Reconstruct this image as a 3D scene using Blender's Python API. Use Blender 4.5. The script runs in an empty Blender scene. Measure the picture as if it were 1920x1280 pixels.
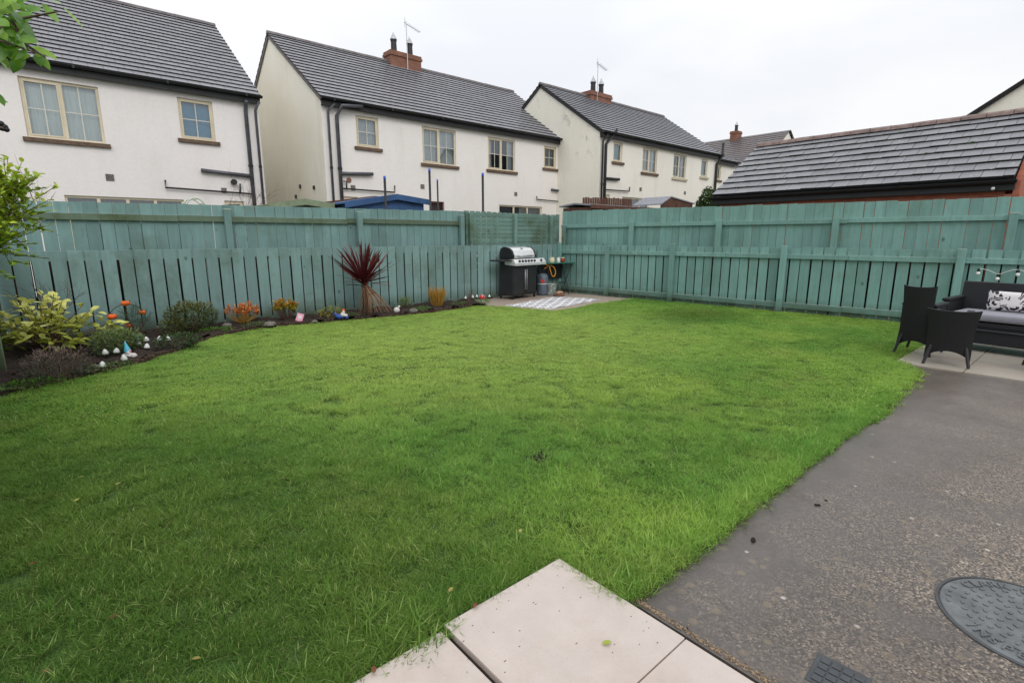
import bpy, bmesh, math, random
from mathutils import Vector, Matrix
random.seed(7)
S = bpy.context.scene
COL = S.collection
R = math.radians
PI = math.pi

# ------------------------------------------------------------------ survey helpers
F_ = 970.; HOR = 445.; CX, CY = 960., 640.; EYE = 1.37
PITCH = math.atan((CY-HOR)/F_); CA, SA = .7536, .657
def ray(x, y):
    r = (x-CX)/F_; u = (CY-y)/F_
    X, Y, Z = (r, math.cos(PITCH)+u*math.sin(PITCH), -math.sin(PITCH)+u*math.cos(PITCH))
    return (CA*X+SA*Y, -SA*X+CA*Y, Z)
def G(x, y, z=0.):
    d = ray(x, y); t = (z-EYE)/d[2]; return (d[0]*t, d[1]*t, z)
def PV(x, y, V):
    d = ray(x, y); t = V/d[1]; return (d[0]*t, V, EYE+d[2]*t)
def PU(x, y, U):
    d = ray(x, y); t = U/d[0]; return (U, d[1]*t, EYE+d[2]*t)
def PL(x, y, A, B):
    d = ray(x, y); dx, dy = B[0]-A[0], B[1]-A[1]; L = math.hypot(dx, dy); dx /= L; dy /= L
    det = d[0]*(-dy)+d[1]*dx; t = (A[0]*(-dy)+A[1]*dx)/det
    return ((d[0]*t-A[0])*dx+(d[1]*t-A[1])*dy, EYE+d[2]*t)

# ------------------------------------------------------------------ material helpers
class NT:
    def __init__(s, name):
        s.m = bpy.data.materials.new(name); s.m.use_nodes = True
        s.t = s.m.node_tree; s.n = s.t.nodes; s.l = s.t.links
        s.b = s.n['Principled BSDF']; s.geo = None
    def add(s, typ, **kw):
        n = s.n.new(typ)
        for k, v in kw.items(): setattr(n, k, v)
        return n
    def link(s, a, b): s.l.new(a, b)
    def pos(s):
        if not s.geo: s.geo = s.add('ShaderNodeNewGeometry')
        return s.geo.outputs['Position']
    def mapped(s, vec=None, scale=(1,1,1)):
        m = s.add('ShaderNodeMapping'); m.inputs['Scale'].default_value = scale
        s.link(vec or s.pos(), m.inputs['Vector']); return m.outputs['Vector']
    def noise(s, scale, detail=4, rough=.6, vec=None, sc=(1,1,1)):
        n = s.add('ShaderNodeTexNoise'); n.inputs['Scale'].default_value = scale
        n.inputs['Detail'].default_value = detail; n.inputs['Roughness'].default_value = rough
        s.link(s.mapped(vec, sc), n.inputs['Vector']); return n.outputs['Fac']
    def vor(s, scale, vec=None, sc=(1,1,1), out='Distance', feature='F1'):
        n = s.add('ShaderNodeTexVoronoi', feature=feature); n.inputs['Scale'].default_value = scale
        s.link(s.mapped(vec, sc), n.inputs['Vector']); return n.outputs[out]
    def ramp(s, fac, stops, interp='LINEAR'):
        r = s.add('ShaderNodeValToRGB'); r.color_ramp.interpolation = interp
        el = r.color_ramp.elements
        while len(el) < len(stops): el.new(.5)
        for e, (p, c) in zip(el, stops):
            e.position = p
            e.color = (c, c, c, 1) if not hasattr(c, '__len__') else (*c, 1)
        s.link(fac, r.inputs['Fac']); return r.outputs['Color']
    def math(s, op, a, b=None, clamp=False):
        n = s.add('ShaderNodeMath', operation=op); n.use_clamp = clamp
        for i, v in enumerate((a, b)):
            if v is None: continue
            if isinstance(v, (int, float)): n.inputs[i].default_value = v
            else: s.link(v, n.inputs[i])
        return n.outputs[0]
    def mix(s, fac, a, b, mode='MIX'):
        n = s.add('ShaderNodeMix', data_type='RGBA', blend_type=mode)
        for i, v in ((0, fac), (6, a), (7, b)):
            if isinstance(v, (int, float)): n.inputs[i].default_value = v
            elif isinstance(v, (tuple, list)): n.inputs[i].default_value = (*v, 1)
            else: s.link(v, n.inputs[i])
        return n.outputs[2]
    def attr(s, name='t'):
        return s.add('ShaderNodeAttribute', attribute_name=name).outputs['Fac']
    def sepz(s, vec=None, ax='Z'):
        n = s.add('ShaderNodeSeparateXYZ'); s.link(vec or s.pos(), n.inputs[0]); return n.outputs[ax]
    def bump(s, h, strength=.3, dist=.01):
        b = s.add('ShaderNodeBump'); b.inputs['Strength'].default_value = strength
        b.inputs['Distance'].default_value = dist; s.link(h, b.inputs['Height'])
        s.link(b.outputs[0], s.b.inputs['Normal'])
    def done(s, color=None, rough=.7, spec=None, metal=None):
        if color is not None:
            if isinstance(color, (tuple, list)): s.b.inputs['Base Color'].default_value = (*color, 1)
            else: s.link(color, s.b.inputs['Base Color'])
        if isinstance(rough, (int, float)): s.b.inputs['Roughness'].default_value = rough
        else: s.link(rough, s.b.inputs['Roughness'])
        if spec is not None: s.b.inputs['Specular IOR Level'].default_value = spec
        if metal is not None: s.b.inputs['Metallic'].default_value = metal
        return s.m

def simple(name, c, rough=.6, var=.25, scale=6., bump=.15, metal=None, spec=None, bscale=None):
    k = NT(name)
    n = k.noise(scale, 5)
    lo = tuple(v*(1-var) for v in c); hi = tuple(min(1, v*(1+var)) for v in c)
    col = k.ramp(n, [(.3, lo), (.7, hi)])
    if bump: k.bump(k.noise(bscale or scale*8, 4), bump, .004)
    return k.done(col, rough, spec, metal)

M = {}
M['black_plastic'] = simple('black_plastic', (.010,.0105,.012), .5, .3, 5, .05)
M['grey_pipe'] = simple('grey_pipe', (.075,.08,.092), .4, .3, 5, .05)
M['dark_metal'] = simple('dark_metal', (.016,.016,.018), .5, .3, 9, .05)
M['steel'] = simple('steel', (.72,.72,.72), .35, .08, 14, .03, metal=.45)
M['galv'] = simple('galv', (.45,.46,.48), .4, .15, 14, .03, metal=.8)
M['white_plastic'] = simple('white_plastic', (.72,.72,.70), .35, .06, 14, .03)
M['lit_bulb'] = simple('lit_bulb', (.78,.78,.75), .2, .04, 14, 0)
M['cream_frame'] = simple('cream_frame', (.68,.60,.44), .45, .12, 3, .03)
M['pale_frame'] = simple('pale_frame', (.62,.58,.46), .5, .1, 3, .03)
M['glaze_bar'] = simple('glaze_bar', (.66,.64,.56), .45, .05, 3, 0)
M['sill_stone'] = simple('sill_stone', (.135,.09,.062), .85, .35, 9, .3)
M['pale_sill'] = simple('pale_sill', (.50,.45,.33), .85, .2, 9, .3)
M['blue_paint'] = simple('blue_paint', (.03,.09,.22), .6, .25, 5, .1)
M['brown_wood'] = simple('brown_wood', (.10,.042,.025), .7, .4, 6, .3)
M['felt'] = simple('felt', (.26,.27,.30), .8, .15, 8, .2)
M['green_felt'] = simple('green_felt', (.22,.27,.17), .8, .2, 8, .2)
M['soil'] = None
M['terracotta'] = simple('terracotta', (.22,.12,.08), .85, .3, 10, .3)
M['orange'] = simple('orange', (.80,.13,.01), .4, .25, 20, .05)
M['hose'] = simple('hose', (.75,.33,.03), .45, .1, 20, 0)
M['bottle_grey'] = simple('bottle_grey', (.09,.12,.15), .45, .2, 10, .05)
M['red'] = simple('red', (.5,.02,.02), .5, .1, 20, 0)
M['gnome_blue'] = simple('gnome_blue', (.10,.52,.72), .4, .15, 20, .05)
M['deep_blue'] = simple('deep_blue', (.02,.07,.30), .4, .15, 20, .05)
M['plaster'] = simple('plaster', (.66,.62,.60), .6, .15, 30, .15)
M['pink'] = simple('pink', (.72,.30,.42), .5, .15, 30, 0)
M['cushion'] = simple('cushion', (.26,.26,.30), .9, .1, 6, .2)
M['amber'] = simple('amber', (.32,.035,.01), .15, .2, 20, 0)
M['cream_wax'] = simple('cream_wax', (.62,.56,.36), .5, .1, 20, 0)
M['shelf_green'] = simple('shelf_green', (.03,.16,.12), .25, .2, 10, 0)
M['log_brown'] = simple('log_brown', (.055,.030,.018), .85, .5, 14, .6)
M['stone'] = simple('stone', (.15,.135,.12), .9, .4, 18, .5)
M['grit'] = simple('grit', (.26,.19,.12), .8, .5, 60, .3)
M['bark'] = simple('bark', (.10,.07,.045), .9, .4, 20, .5)
M['twig'] = simple('twig', (.11,.06,.045), .9, .3, 20, .2)
M['arch_paint'] = simple('arch_paint', (.55,.62,.50), .5, .1, 20, 0)
M['interior'] = simple('interior', (.05,.055,.06), .9, .3, 1, 0)
M['dirt'] = simple('dirt', (.022,.014,.010), .95, .5, 60, .8)

def curtain(name, c, vert=True):
    k = NT(name)
    w = k.noise(9, 2, .5, sc=(4,4,.15) if vert else (1,1,1))
    col = k.ramp(w, [(.3, tuple(v*.8 for v in c)), (.7, c)])
    return k.done(col, .9)
M['curt_white'] = curtain('curtain_white', (.82,.88,.86))
M['curt_grey'] = curtain('curtain_grey', (.56,.62,.63))
M['curt_blue'] = curtain('curtain_blue', (.10,.36,.55), False)
M['curt_teal'] = curtain('curtain_teal', (.24,.42,.42), False)
M['curt_dark'] = curtain('curtain_dark', (.10,.13,.15))

def glass():
    k = NT('window_glass')
    gl = k.add('ShaderNodeBsdfGlossy'); gl.inputs['Roughness'].default_value = .02
    gl.inputs['Color'].default_value = (.9,.95,1,1)
    tr = k.add('ShaderNodeBsdfTransparent'); tr.inputs['Color'].default_value = (.88,.92,.92,1)
    fr = k.add('ShaderNodeFresnel'); fr.inputs['IOR'].default_value = 1.5
    fac = k.math('MULTIPLY_ADD', fr.outputs[0], 1.0); k.n[fac.node.name].inputs[2].default_value = .1
    mx = k.add('ShaderNodeMixShader'); k.link(fac, mx.inputs[0])
    k.link(tr.outputs[0], mx.inputs[1]); k.link(gl.outputs[0], mx.inputs[2])
    k.link(mx.outputs[0], k.n['Material Output'].inputs['Surface'])
    return k.m
M['glass'] = glass()

def render_wall(name, c, stain, stain_amt=.35, mould=False, low_green=False):
    k = NT(name)
    n1 = k.noise(.35, 5, .6)
    n2 = k.noise(1.2, 6, .65, sc=(1.6,1.6,.35))
    n3 = k.noise(14, 3)
    col = k.mix(k.ramp(n1, [(.35, 0.), (.75, stain_amt)]), c, stain)
    col = k.mix(k.ramp(n2, [(.5, 0.), (.85, stain_amt*.9)]), col, tuple(v*.8 for v in stain))
    z = k.sepz()
    low = k.ramp(k.math('MULTIPLY', z, .2), [(.2, .55 if low_green else .16), (.85, 0.)])
    lowm = k.math('MULTIPLY', low, k.ramp(k.noise(.5, 4), [(.3, .2), (.65, 1.)]))
    col = k.mix(lowm, col, tuple(v*.62 for v in stain))
    if mould:
        v = k.noise(2.2, 9, .8, sc=(1,1,.7)); patch = k.ramp(k.noise(.6, 2), [(.5, 0.), (.62, 1.)])
        zz = k.ramp(k.math('MULTIPLY', z, .1), [(.38, 0.), (.5, 1.)])
        f = k.math('MULTIPLY', k.math('MULTIPLY', k.ramp(v, [(.53, 0.), (.66, .75)]), patch), zz)
        col = k.mix(f, col, (.10,.10,.07))
    col = k.mix(k.ramp(n3, [(.3, .0), (.8, .10)]), col, (.3,.28,.25))
    k.bump(k.noise(45, 4), .25, .006)
    return k.done(col, .9)
M['wall_pink'] = render_wall('wall_pink_white', (.90,.86,.84), (.72,.67,.62), .3)
M['wall_white'] = render_wall('wall_warm_white', (.90,.865,.825), (.72,.67,.60), .3)
M['gable_green'] = render_wall('gable_cream_green', (.90,.87,.79), (.74,.70,.55), .5, low_green=True)
M['gable_mould'] = render_wall('gable_cream_mould', (.90,.87,.76), (.74,.70,.56), .35, mould=True)
M['wall_cream'] = render_wall('wall_cream', (.90,.87,.79), (.60,.55,.42), .3)

def tile_mat(name, c, c2, joint=.5, lichen=0., rough=.42, moss=0.):
    k = NT(name)
    uv = k.add('ShaderNodeUVMap').outputs[0]
    sx = k.sepz(uv, 'X'); sy = k.sepz(uv, 'Y')
    row = k.math('FLOOR', sy)
    off = k.math('MULTIPLY', k.math('MODULO', row, 2.), .5)
    xx = k.math('ADD', sx, off)
    colu = k.math('FLOOR', xx); fr = k.math('FRACT', xx)
    cmb = k.add('ShaderNodeCombineXYZ'); k.link(colu, cmb.inputs[0]); k.link(row, cmb.inputs[1])
    wn = k.add('ShaderNodeTexWhiteNoise', noise_dimensions='2D'); k.link(cmb.outputs[0], wn.inputs['Vector'])
    col = k.mix(wn.outputs['Value'], c, c2)
    n = k.noise(1.5, 6, .7)
    col = k.mix(k.ramp(n, [(.35, 0.), (.8, .4)]), col, tuple(v*.65 for v in c))
    # wet streak from the course above
    fy = k.math('FRACT', sy)
    j = k.math('LESS_THAN', k.math('ABSOLUTE', k.math('SUBTRACT', fr, .5)), .462)
    j = k.math('SUBTRACT', 1., j)
    j = k.math('MULTIPLY', j, joint)
    col = k.mix(j, col, (.012,.012,.014))
    if lichen:
        f = k.math('MULTIPLY', k.ramp(k.noise(16, 5, .75), [(.60, 0.), (.66, 1.)]), k.ramp(k.noise(1.1, 3), [(.45, 0.), (.6, lichen)]))
        col = k.mix(f, col, (.55,.55,.52))
    if moss:
        f = k.math('MULTIPLY', k.ramp(k.noise(5, 5, .75), [(.60, 0.), (.66, 1.)]), moss)
        col = k.mix(f, col, (.07,.09,.03))
    k.bump(k.noise(60, 3), .25, .004)
    return k.done(col, rough)
M['tile_grey'] = tile_mat('tile_grey', (.215,.215,.237), (.265,.265,.287), .5, .15)
M['tile_blue'] = tile_mat('tile_blue_grey', (.23,.235,.265), (.26,.265,.29), .3, .1)
M['tile_garage'] = tile_mat('tile_garage', (.18,.185,.20), (.24,.245,.26), .9, .9, moss=.25)
M['tile_brown'] = tile_mat('tile_brown', (.12,.10,.10), (.15,.13,.13), .3)
M['tile_edge'] = simple('tile_edge', (.014,.013,.014), .9, .4, 10, 0)  # near-black tile butts: shade line under each course put into the colour
M['ridge_pink'] = simple('ridge_pink', (.22,.16,.145), .8, .35, 7, .3)
M['ridge_grey'] = simple('ridge_grey', (.15,.135,.135), .75, .35, 7, .3)

def brick_mat(name, c1, c2, mortar):
    k = NT(name)
    b = k.add('ShaderNodeTexBrick'); b.inputs['Scale'].default_value = 1.
    b.inputs['Brick Width'].default_value = .225; b.inputs['Row Height'].default_value = .075
    b.inputs['Mortar Size'].default_value = .006
    b.inputs['Color1'].default_value = (*c1,1); b.inputs['Color2'].default_value = (*c2,1); b.inputs['Mortar'].default_value = (*mortar,1)
    sp = k.add('ShaderNodeSeparateXYZ'); k.link(k.pos(), sp.inputs[0])
    cm = k.add('ShaderNodeCombineXYZ'); k.link(k.math('ADD', sp.outputs[0], sp.outputs[1]), cm.inputs[0]); k.link(sp.outputs[2], cm.inputs[1])
    k.link(cm.outputs[0], b.inputs['Vector'])
    col = k.mix(k.ramp(k.noise(3, 5), [(.35, 0.), (.8, .6)]), b.outputs['Color'], tuple(v*.5 for v in c1))
    k.bump(b.outputs['Fac'], -.4, .006)
    return k.done(col, .9)
M['brick_red'] = brick_mat('brick_red', (.44,.12,.06), (.34,.085,.045), (.22,.17,.14))
M['brick_chimney'] = brick_mat('brick_chimney', (.30,.12,.07), (.21,.085,.055), (.2,.17,.15))

def fence_mat(name, c, moss=.5, brown_below=None, streak=.25):
    k = NT(name)
    t = k.attr('t')
    base = k.mix(t, tuple(v*.84 for v in c), tuple(min(1, v*1.16) for v in c))
    gr = k.noise(5, 6, .7, sc=(3.5,3.5,.35))
    base = k.mix(k.ramp(gr, [(.35, 0.), (.8, streak+.3)]), base, tuple(v*.55 for v in c))
    worn = k.ramp(k.noise(9, 6, .75, sc=(2,2,.6)), [(.62, 0.), (.75, .45)])
    base = k.mix(worn, base, (c[0]*1.5+.05, c[1]*1.15+.03, c[2]*1.05+.02))
    kn = k.add('ShaderNodeTexVoronoi'); kn.inputs['Scale'].default_value = 3.3; k.link(k.mapped(None, (1,1,.7)), kn.inputs['Vector'])
    ks = k.add('ShaderNodeSeparateColor'); k.link(kn.outputs['Color'], ks.inputs[0])
    kf = k.math('MULTIPLY', k.ramp(kn.outputs['Distance'], [(.04, .8), (.10, 0.)]), k.math('GREATER_THAN', ks.outputs[0], .55))
    base = k.mix(kf, base, (c[0]*.35,c[1]*.3,c[2]*.28))
    mo = k.math('MULTIPLY', k.ramp(k.noise(1.6, 6, .7), [(.48, 0.), (.68, 1.)]), moss)
    base = k.mix(mo, base, (.06,.085,.03))
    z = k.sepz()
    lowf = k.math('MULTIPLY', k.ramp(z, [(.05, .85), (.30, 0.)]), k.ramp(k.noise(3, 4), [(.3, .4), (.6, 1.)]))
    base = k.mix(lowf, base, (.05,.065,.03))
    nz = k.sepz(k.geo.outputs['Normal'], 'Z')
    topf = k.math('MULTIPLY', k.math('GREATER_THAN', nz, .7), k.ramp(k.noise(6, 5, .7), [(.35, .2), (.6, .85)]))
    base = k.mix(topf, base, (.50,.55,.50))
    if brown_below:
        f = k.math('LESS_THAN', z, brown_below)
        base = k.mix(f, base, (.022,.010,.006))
    k.bump(k.noise(12, 5, .7, sc=(6,6,.4)), .4, .004)
    return k.done(base, .75, spec=.35)
TL = (.195,.31,.30); TR = (.185,.345,.312)
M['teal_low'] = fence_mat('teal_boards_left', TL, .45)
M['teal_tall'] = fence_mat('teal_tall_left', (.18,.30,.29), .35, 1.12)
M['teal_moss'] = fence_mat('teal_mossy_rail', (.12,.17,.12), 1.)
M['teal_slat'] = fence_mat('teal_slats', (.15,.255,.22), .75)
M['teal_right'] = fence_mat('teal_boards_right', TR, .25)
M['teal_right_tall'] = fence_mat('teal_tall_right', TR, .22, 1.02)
M['post_top'] = simple('post_top', (.42,.45,.40), .8, .2, 10, .2)
M['moss_wood'] = fence_mat('moss_wood', (.14,.20,.11), .9)
M['dark_back'] = simple('dark_back', (.014,.009,.006), .9, .4, 8, .3)

def soil_mat():
    k = NT('soil')
    n = k.noise(9, 8, .75)
    col = k.ramp(n, [(.3, (.012,.007,.005)), (.55, (.035,.020,.013)), (.75, (.075,.045,.03))])
    k.bump(n, 1., .05); return k.done(col, .95)
M['soil'] = soil_mat()

def lawn_mat():
    k = NT('lawn_ground')
    n = k.noise(3, 6, .7)
    f = k.noise(170, 4, .75)
    col = k.mix(k.ramp(f, [(.42, .85), (.60, 0.)]), k.ramp(n, [(.3, (.06,.13,.02)), (.6, (.10,.21,.03)), (.8, (.15,.22,.05))]), (.012,.022,.006))
    k.bump(k.noise(40, 5), .8, .02); return k.done(col, .95)
M['lawn_ground'] = lawn_mat()

def blade_mat():
    k = NT('grass_blades')
    h = k.attr('h'); t = k.attr('t')
    big = k.noise(.55, 3, .5); mid = k.noise(2.3, 4, .6); sm = k.noise(9, 3)
    green = k.mix(k.ramp(big, [(.38, 0.), (.62, 1.)]), (.23,.46,.085), (.39,.59,.11))
    green = k.mix(k.ramp(mid, [(.36, .38), (.52, 0.)]), green, (.13,.32,.04))
    # paler towards the middle of the lawn, near-left shade painted into the blade colour
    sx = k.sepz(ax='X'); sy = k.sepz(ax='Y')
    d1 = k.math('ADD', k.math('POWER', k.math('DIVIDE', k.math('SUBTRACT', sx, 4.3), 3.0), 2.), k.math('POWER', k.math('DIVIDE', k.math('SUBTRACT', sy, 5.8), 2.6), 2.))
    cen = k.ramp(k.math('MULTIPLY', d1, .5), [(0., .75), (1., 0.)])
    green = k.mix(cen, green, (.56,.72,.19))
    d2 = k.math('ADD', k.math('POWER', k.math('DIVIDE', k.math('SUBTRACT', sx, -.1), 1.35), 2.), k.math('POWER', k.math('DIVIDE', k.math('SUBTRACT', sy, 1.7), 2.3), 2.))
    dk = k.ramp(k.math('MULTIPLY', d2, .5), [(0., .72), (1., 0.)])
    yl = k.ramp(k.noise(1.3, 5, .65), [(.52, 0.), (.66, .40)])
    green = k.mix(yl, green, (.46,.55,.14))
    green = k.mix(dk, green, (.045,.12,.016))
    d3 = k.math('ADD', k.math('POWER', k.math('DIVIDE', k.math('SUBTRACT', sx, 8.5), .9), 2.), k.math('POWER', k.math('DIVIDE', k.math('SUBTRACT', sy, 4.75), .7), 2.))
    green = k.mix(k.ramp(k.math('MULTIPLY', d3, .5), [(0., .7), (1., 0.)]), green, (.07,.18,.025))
    green = k.mix(k.ramp(k.math('MULTIPLY', t, 1.), [(.90, 0.), (.97, .75)]), green, (.66,.76,.30))
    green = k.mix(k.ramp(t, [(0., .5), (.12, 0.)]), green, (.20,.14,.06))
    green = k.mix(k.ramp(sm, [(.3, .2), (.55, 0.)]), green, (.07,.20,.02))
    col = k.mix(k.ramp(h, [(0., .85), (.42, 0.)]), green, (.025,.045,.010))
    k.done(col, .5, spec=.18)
    tl = k.add('ShaderNodeBsdfTranslucent'); k.link(col, tl.inputs['Color'])
    mx = k.add('ShaderNodeMixShader'); mx.inputs[0].default_value = .42
    k.link(k.b.outputs[0], mx.inputs[1]); k.link(tl.outputs[0], mx.inputs[2])
    k.link(mx.outputs[0], k.n['Material Output'].inputs['Surface'])
    return k.m
M['blades'] = blade_mat()

def leaf_mat(name, stops, trans=.3, rough=.4, spot=None):
    k = NT(name)
    t = k.attr('t')
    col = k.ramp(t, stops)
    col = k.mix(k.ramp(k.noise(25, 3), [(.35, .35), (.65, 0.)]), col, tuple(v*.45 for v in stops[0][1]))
    if spot: col = k.mix(k.ramp(k.noise(90, 4, .8), [(.56, 0.), (.64, .7)]), col, spot)
    k.done(col, rough, spec=.4)
    tl = k.add('ShaderNodeBsdfTranslucent'); k.link(col, tl.inputs['Color'])
    mx = k.add('ShaderNodeMixShader'); mx.inputs[0].default_value = trans
    k.link(k.b.outputs[0], mx.inputs[1]); k.link(tl.outputs[0], mx.inputs[2])
    k.link(mx.outputs[0], k.n['Material Output'].inputs['Surface'])
    return k.m
M['leaf_aucuba'] = leaf_mat('leaf_aucuba', [(0,(.16,.24,.03)),(.5,(.60,.64,.09)),(1,(.90,.88,.27))], spot=(.10,.20,.03))
M['leaf_privet'] = leaf_mat('leaf_privet', [(0,(.18,.32,.02)),(.5,(.36,.52,.04)),(1,(.70,.76,.10))])
M['leaf_green'] = leaf_mat('leaf_green', [(0,(.06,.16,.02)),(.5,(.16,.38,.03)),(1,(.32,.55,.06))], .35, .3)
M['leaf_heather'] = leaf_mat('leaf_heather', [(0,(.03,.05,.02)),(.45,(.10,.09,.055)),(.65,(.30,.19,.17)),(1,(.62,.46,.43))])
M['leaf_shrub'] = leaf_mat('leaf_shrub', [(0,(.06,.11,.03)),(.5,(.16,.24,.07)),(1,(.34,.40,.15))])
M['leaf_conifer'] = leaf_mat('leaf_conifer', [(0,(.03,.045,.012)),(.5,(.09,.12,.02)),(1,(.22,.20,.04))])
M['leaf_dark'] = leaf_mat('leaf_dark', [(0,(.015,.035,.01)),(.5,(.04,.09,.02)),(1,(.09,.16,.04))])
M['leaf_orange'] = leaf_mat('leaf_orange', [(0,(.55,.06,.02)),(.5,(.75,.17,.04)),(.75,(.70,.42,.08)),(1,(.80,.45,.25))])
M['leaf_yellow'] = leaf_mat('leaf_yellow', [(0,(.14,.20,.03)),(.6,(.50,.46,.05)),(.8,(.70,.25,.04)),(1,(.75,.12,.04))])
M['leaf_red'] = leaf_mat('leaf_red', [(0,(.04,.008,.012)),(.5,(.13,.02,.025)),(1,(.27,.05,.05))], .15, .35)
M['leaf_dead'] = leaf_mat('leaf_dead', [(0,(.16,.08,.05)),(.5,(.34,.19,.11)),(1,(.48,.31,.19))], .1, .7)
M['leaf_tan'] = leaf_mat('leaf_tan', [(0,(.38,.18,.03)),(1,(.62,.40,.08))], .2, .7)
M['leaf_litter'] = leaf_mat('leaf_litter', [(0,(.14,.04,.015)),(.6,(.24,.10,.035)),(1,(.42,.40,.10))], .1, .6)
M['leaf_fallen_green'] = leaf_mat('leaf_fallen_green', [(0,(.34,.42,.03)),(1,(.45,.50,.05))], .1, .4)

def path_mat():
    k = NT('wet_concrete')
    v = k.add('ShaderNodeTexVoronoi'); v.inputs['Scale'].default_value = 145; k.link(k.mapped(), v.inputs['Vector'])
    v2 = k.add('ShaderNodeTexVoronoi'); v2.inputs['Scale'].default_value = 60; k.link(k.mapped(), v2.inputs['Vector'])
    sep = k.add('ShaderNodeSeparateColor'); k.link(v.outputs['Color'], sep.inputs[0])
    agg = k.ramp(sep.outputs[0], [(0., (.036,.031,.026)), (.35, (.09,.077,.064)), (.6, (.175,.145,.118)), (.85, (.27,.215,.165)), (1., (.48,.40,.32))])
    smooth = k.ramp(k.noise(30, 6, .7), [(.3, (.060,.052,.045)), (.7, (.120,.104,.090))])
    sy = k.sepz(ax='Y')
    edge = k.ramp(k.math('ADD', k.math('MULTIPLY', sy, .55), k.math('MULTIPLY', k.noise(1.6, 5, .65), .9)), [(.55, 0.), (.98, 1.)])
    patch = k.ramp(k.noise(2.4, 6, .7), [(.48, 0.), (.62, .8)])
    wetf = k.math('MAXIMUM', edge, patch)
    sx = k.sepz(ax='X')
    band = k.ramp(k.math('SUBTRACT', sx, 1.48), [(.0, 1.), (.35, 0.)])
    wetf = k.math('MAXIMUM', wetf, band)
    col = k.mix(wetf, agg, smooth)
    tan = k.math('MULTIPLY', k.ramp(v2.outputs['Distance'], [(.0, 1.), (.35, 0.)]), k.ramp(k.noise(4.5, 4, .6), [(.50, 0.), (.62, .7)]))
    v3 = k.add('ShaderNodeTexVoronoi'); v3.inputs['Scale'].default_value = 17; k.link(k.mapped(), v3.inputs['Vector'])
    sp3 = k.add('ShaderNodeSeparateColor'); k.link(v3.outputs['Color'], sp3.inputs[0])
    spot = k.math('MULTIPLY', k.ramp(v3.outputs['Distance'], [(.22, 1.), (.36, 0.)]), k.math('MULTIPLY', k.math('GREATER_THAN', sp3.outputs[0], .72), .6))
    wspot = k.math('MULTIPLY', k.ramp(v3.outputs['Distance'], [(.10, 1.), (.2, 0.)]), k.math('GREATER_THAN', sp3.outputs[1], .93))
    col = k.mix(tan, col, (.21,.155,.085)); col = k.mix(spot, col, (.22,.17,.11)); col = k.mix(wspot, col, (.5,.46,.4))
    stain = k.ramp(k.noise(.8, 6, .7), [(.46, 0.), (.60, .35)])
    col = k.mix(stain, col, (.055,.047,.040))
    edg = k.math('MULTIPLY', k.ramp(k.math('ADD', sy, k.math('MULTIPLY', k.noise(5, 5, .7), .35)), [(.95, 0.), (1., .0)]), 1.)
    edg = k.math('SUBTRACT', k.math('ADD', sy, k.math('MULTIPLY', k.noise(5, 5, .7), .4)), 1.05)
    edg = k.ramp(k.math('MULTIPLY', edg, 4.), [(0., 0.), (.8, .75)])
    col = k.mix(edg, col, (.035,.027,.020))
    big = k.ramp(k.noise(1.1, 4), [(.35, 0.), (.7, .35)])
    col = k.mix(big, col, (.17,.145,.14))
    red = k.ramp(k.noise(.9, 3), [(.5, 0.), (.7, .25)])
    col = k.mix(red, col, (.13,.085,.065))
    far = k.ramp(k.math('MULTIPLY', sx, .1), [(.28, 0.), (.62, .75)])
    farcol = k.mix(k.ramp(k.noise(70, 3, .7), [(.35, .5), (.65, 0.)]), k.ramp(k.noise(2.2, 8, .75), [(.32, (.105,.087,.074)), (.52, (.18,.152,.13)), (.7, (.24,.205,.18))]), (.06,.05,.044))
    col = k.mix(far, col, farcol)
    h = k.math('MULTIPLY', k.math('SUBTRACT', 1., wetf), k.math('SUBTRACT', 1., v.outputs['Distance']))
    b = k.math('ADD', h, k.math('MULTIPLY', k.noise(140, 3), .4))
    k.bump(b, .55, .006)
    rough = k.ramp(wetf, [(0., .55), (1., .30)])
    return k.done(col, rough, spec=.5)
M['path'] = path_mat()

def slab_mat(name, c, dirt=.25):
    k = NT(name)
    n = k.noise(6, 7, .7)
    col = k.ramp(n, [(.3, tuple(v*.92 for v in c)), (.7, tuple(v*1.05 for v in c))])
    col = k.mix(k.ramp(k.noise(160, 2), [(.60, 0.), (.70, .35)]), col, tuple(v*.6 for v in c))
    col = k.mix(k.ramp(k.noise(1.9, 6, .7), [(.5, 0.), (.75, dirt)]), col, (.35,.24,.15))
    col = k.mix(k.ramp(k.noise(34, 5, .8), [(.68, 0.), (.74, .6)]), col, (.25,.16,.10))
    k.bump(k.noise(80, 4), .12, .002)
    return k.done(col, .42, spec=.45)
M['slab_pale'] = slab_mat('porcelain_pale', (.545,.475,.43), .4)
M['slab_beige'] = slab_mat('slab_beige', (.42,.38,.32), .5)
M['pad'] = slab_mat('pad_concrete', (.40,.32,.265), .45)
def yard_mat():
    k = NT('yard'); n = k.noise(.4, 6)
    return k.done(k.ramp(n, [(.3, (.05,.07,.03)), (.7, (.12,.11,.09))]), .95)
M['yard'] = yard_mat()

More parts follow.
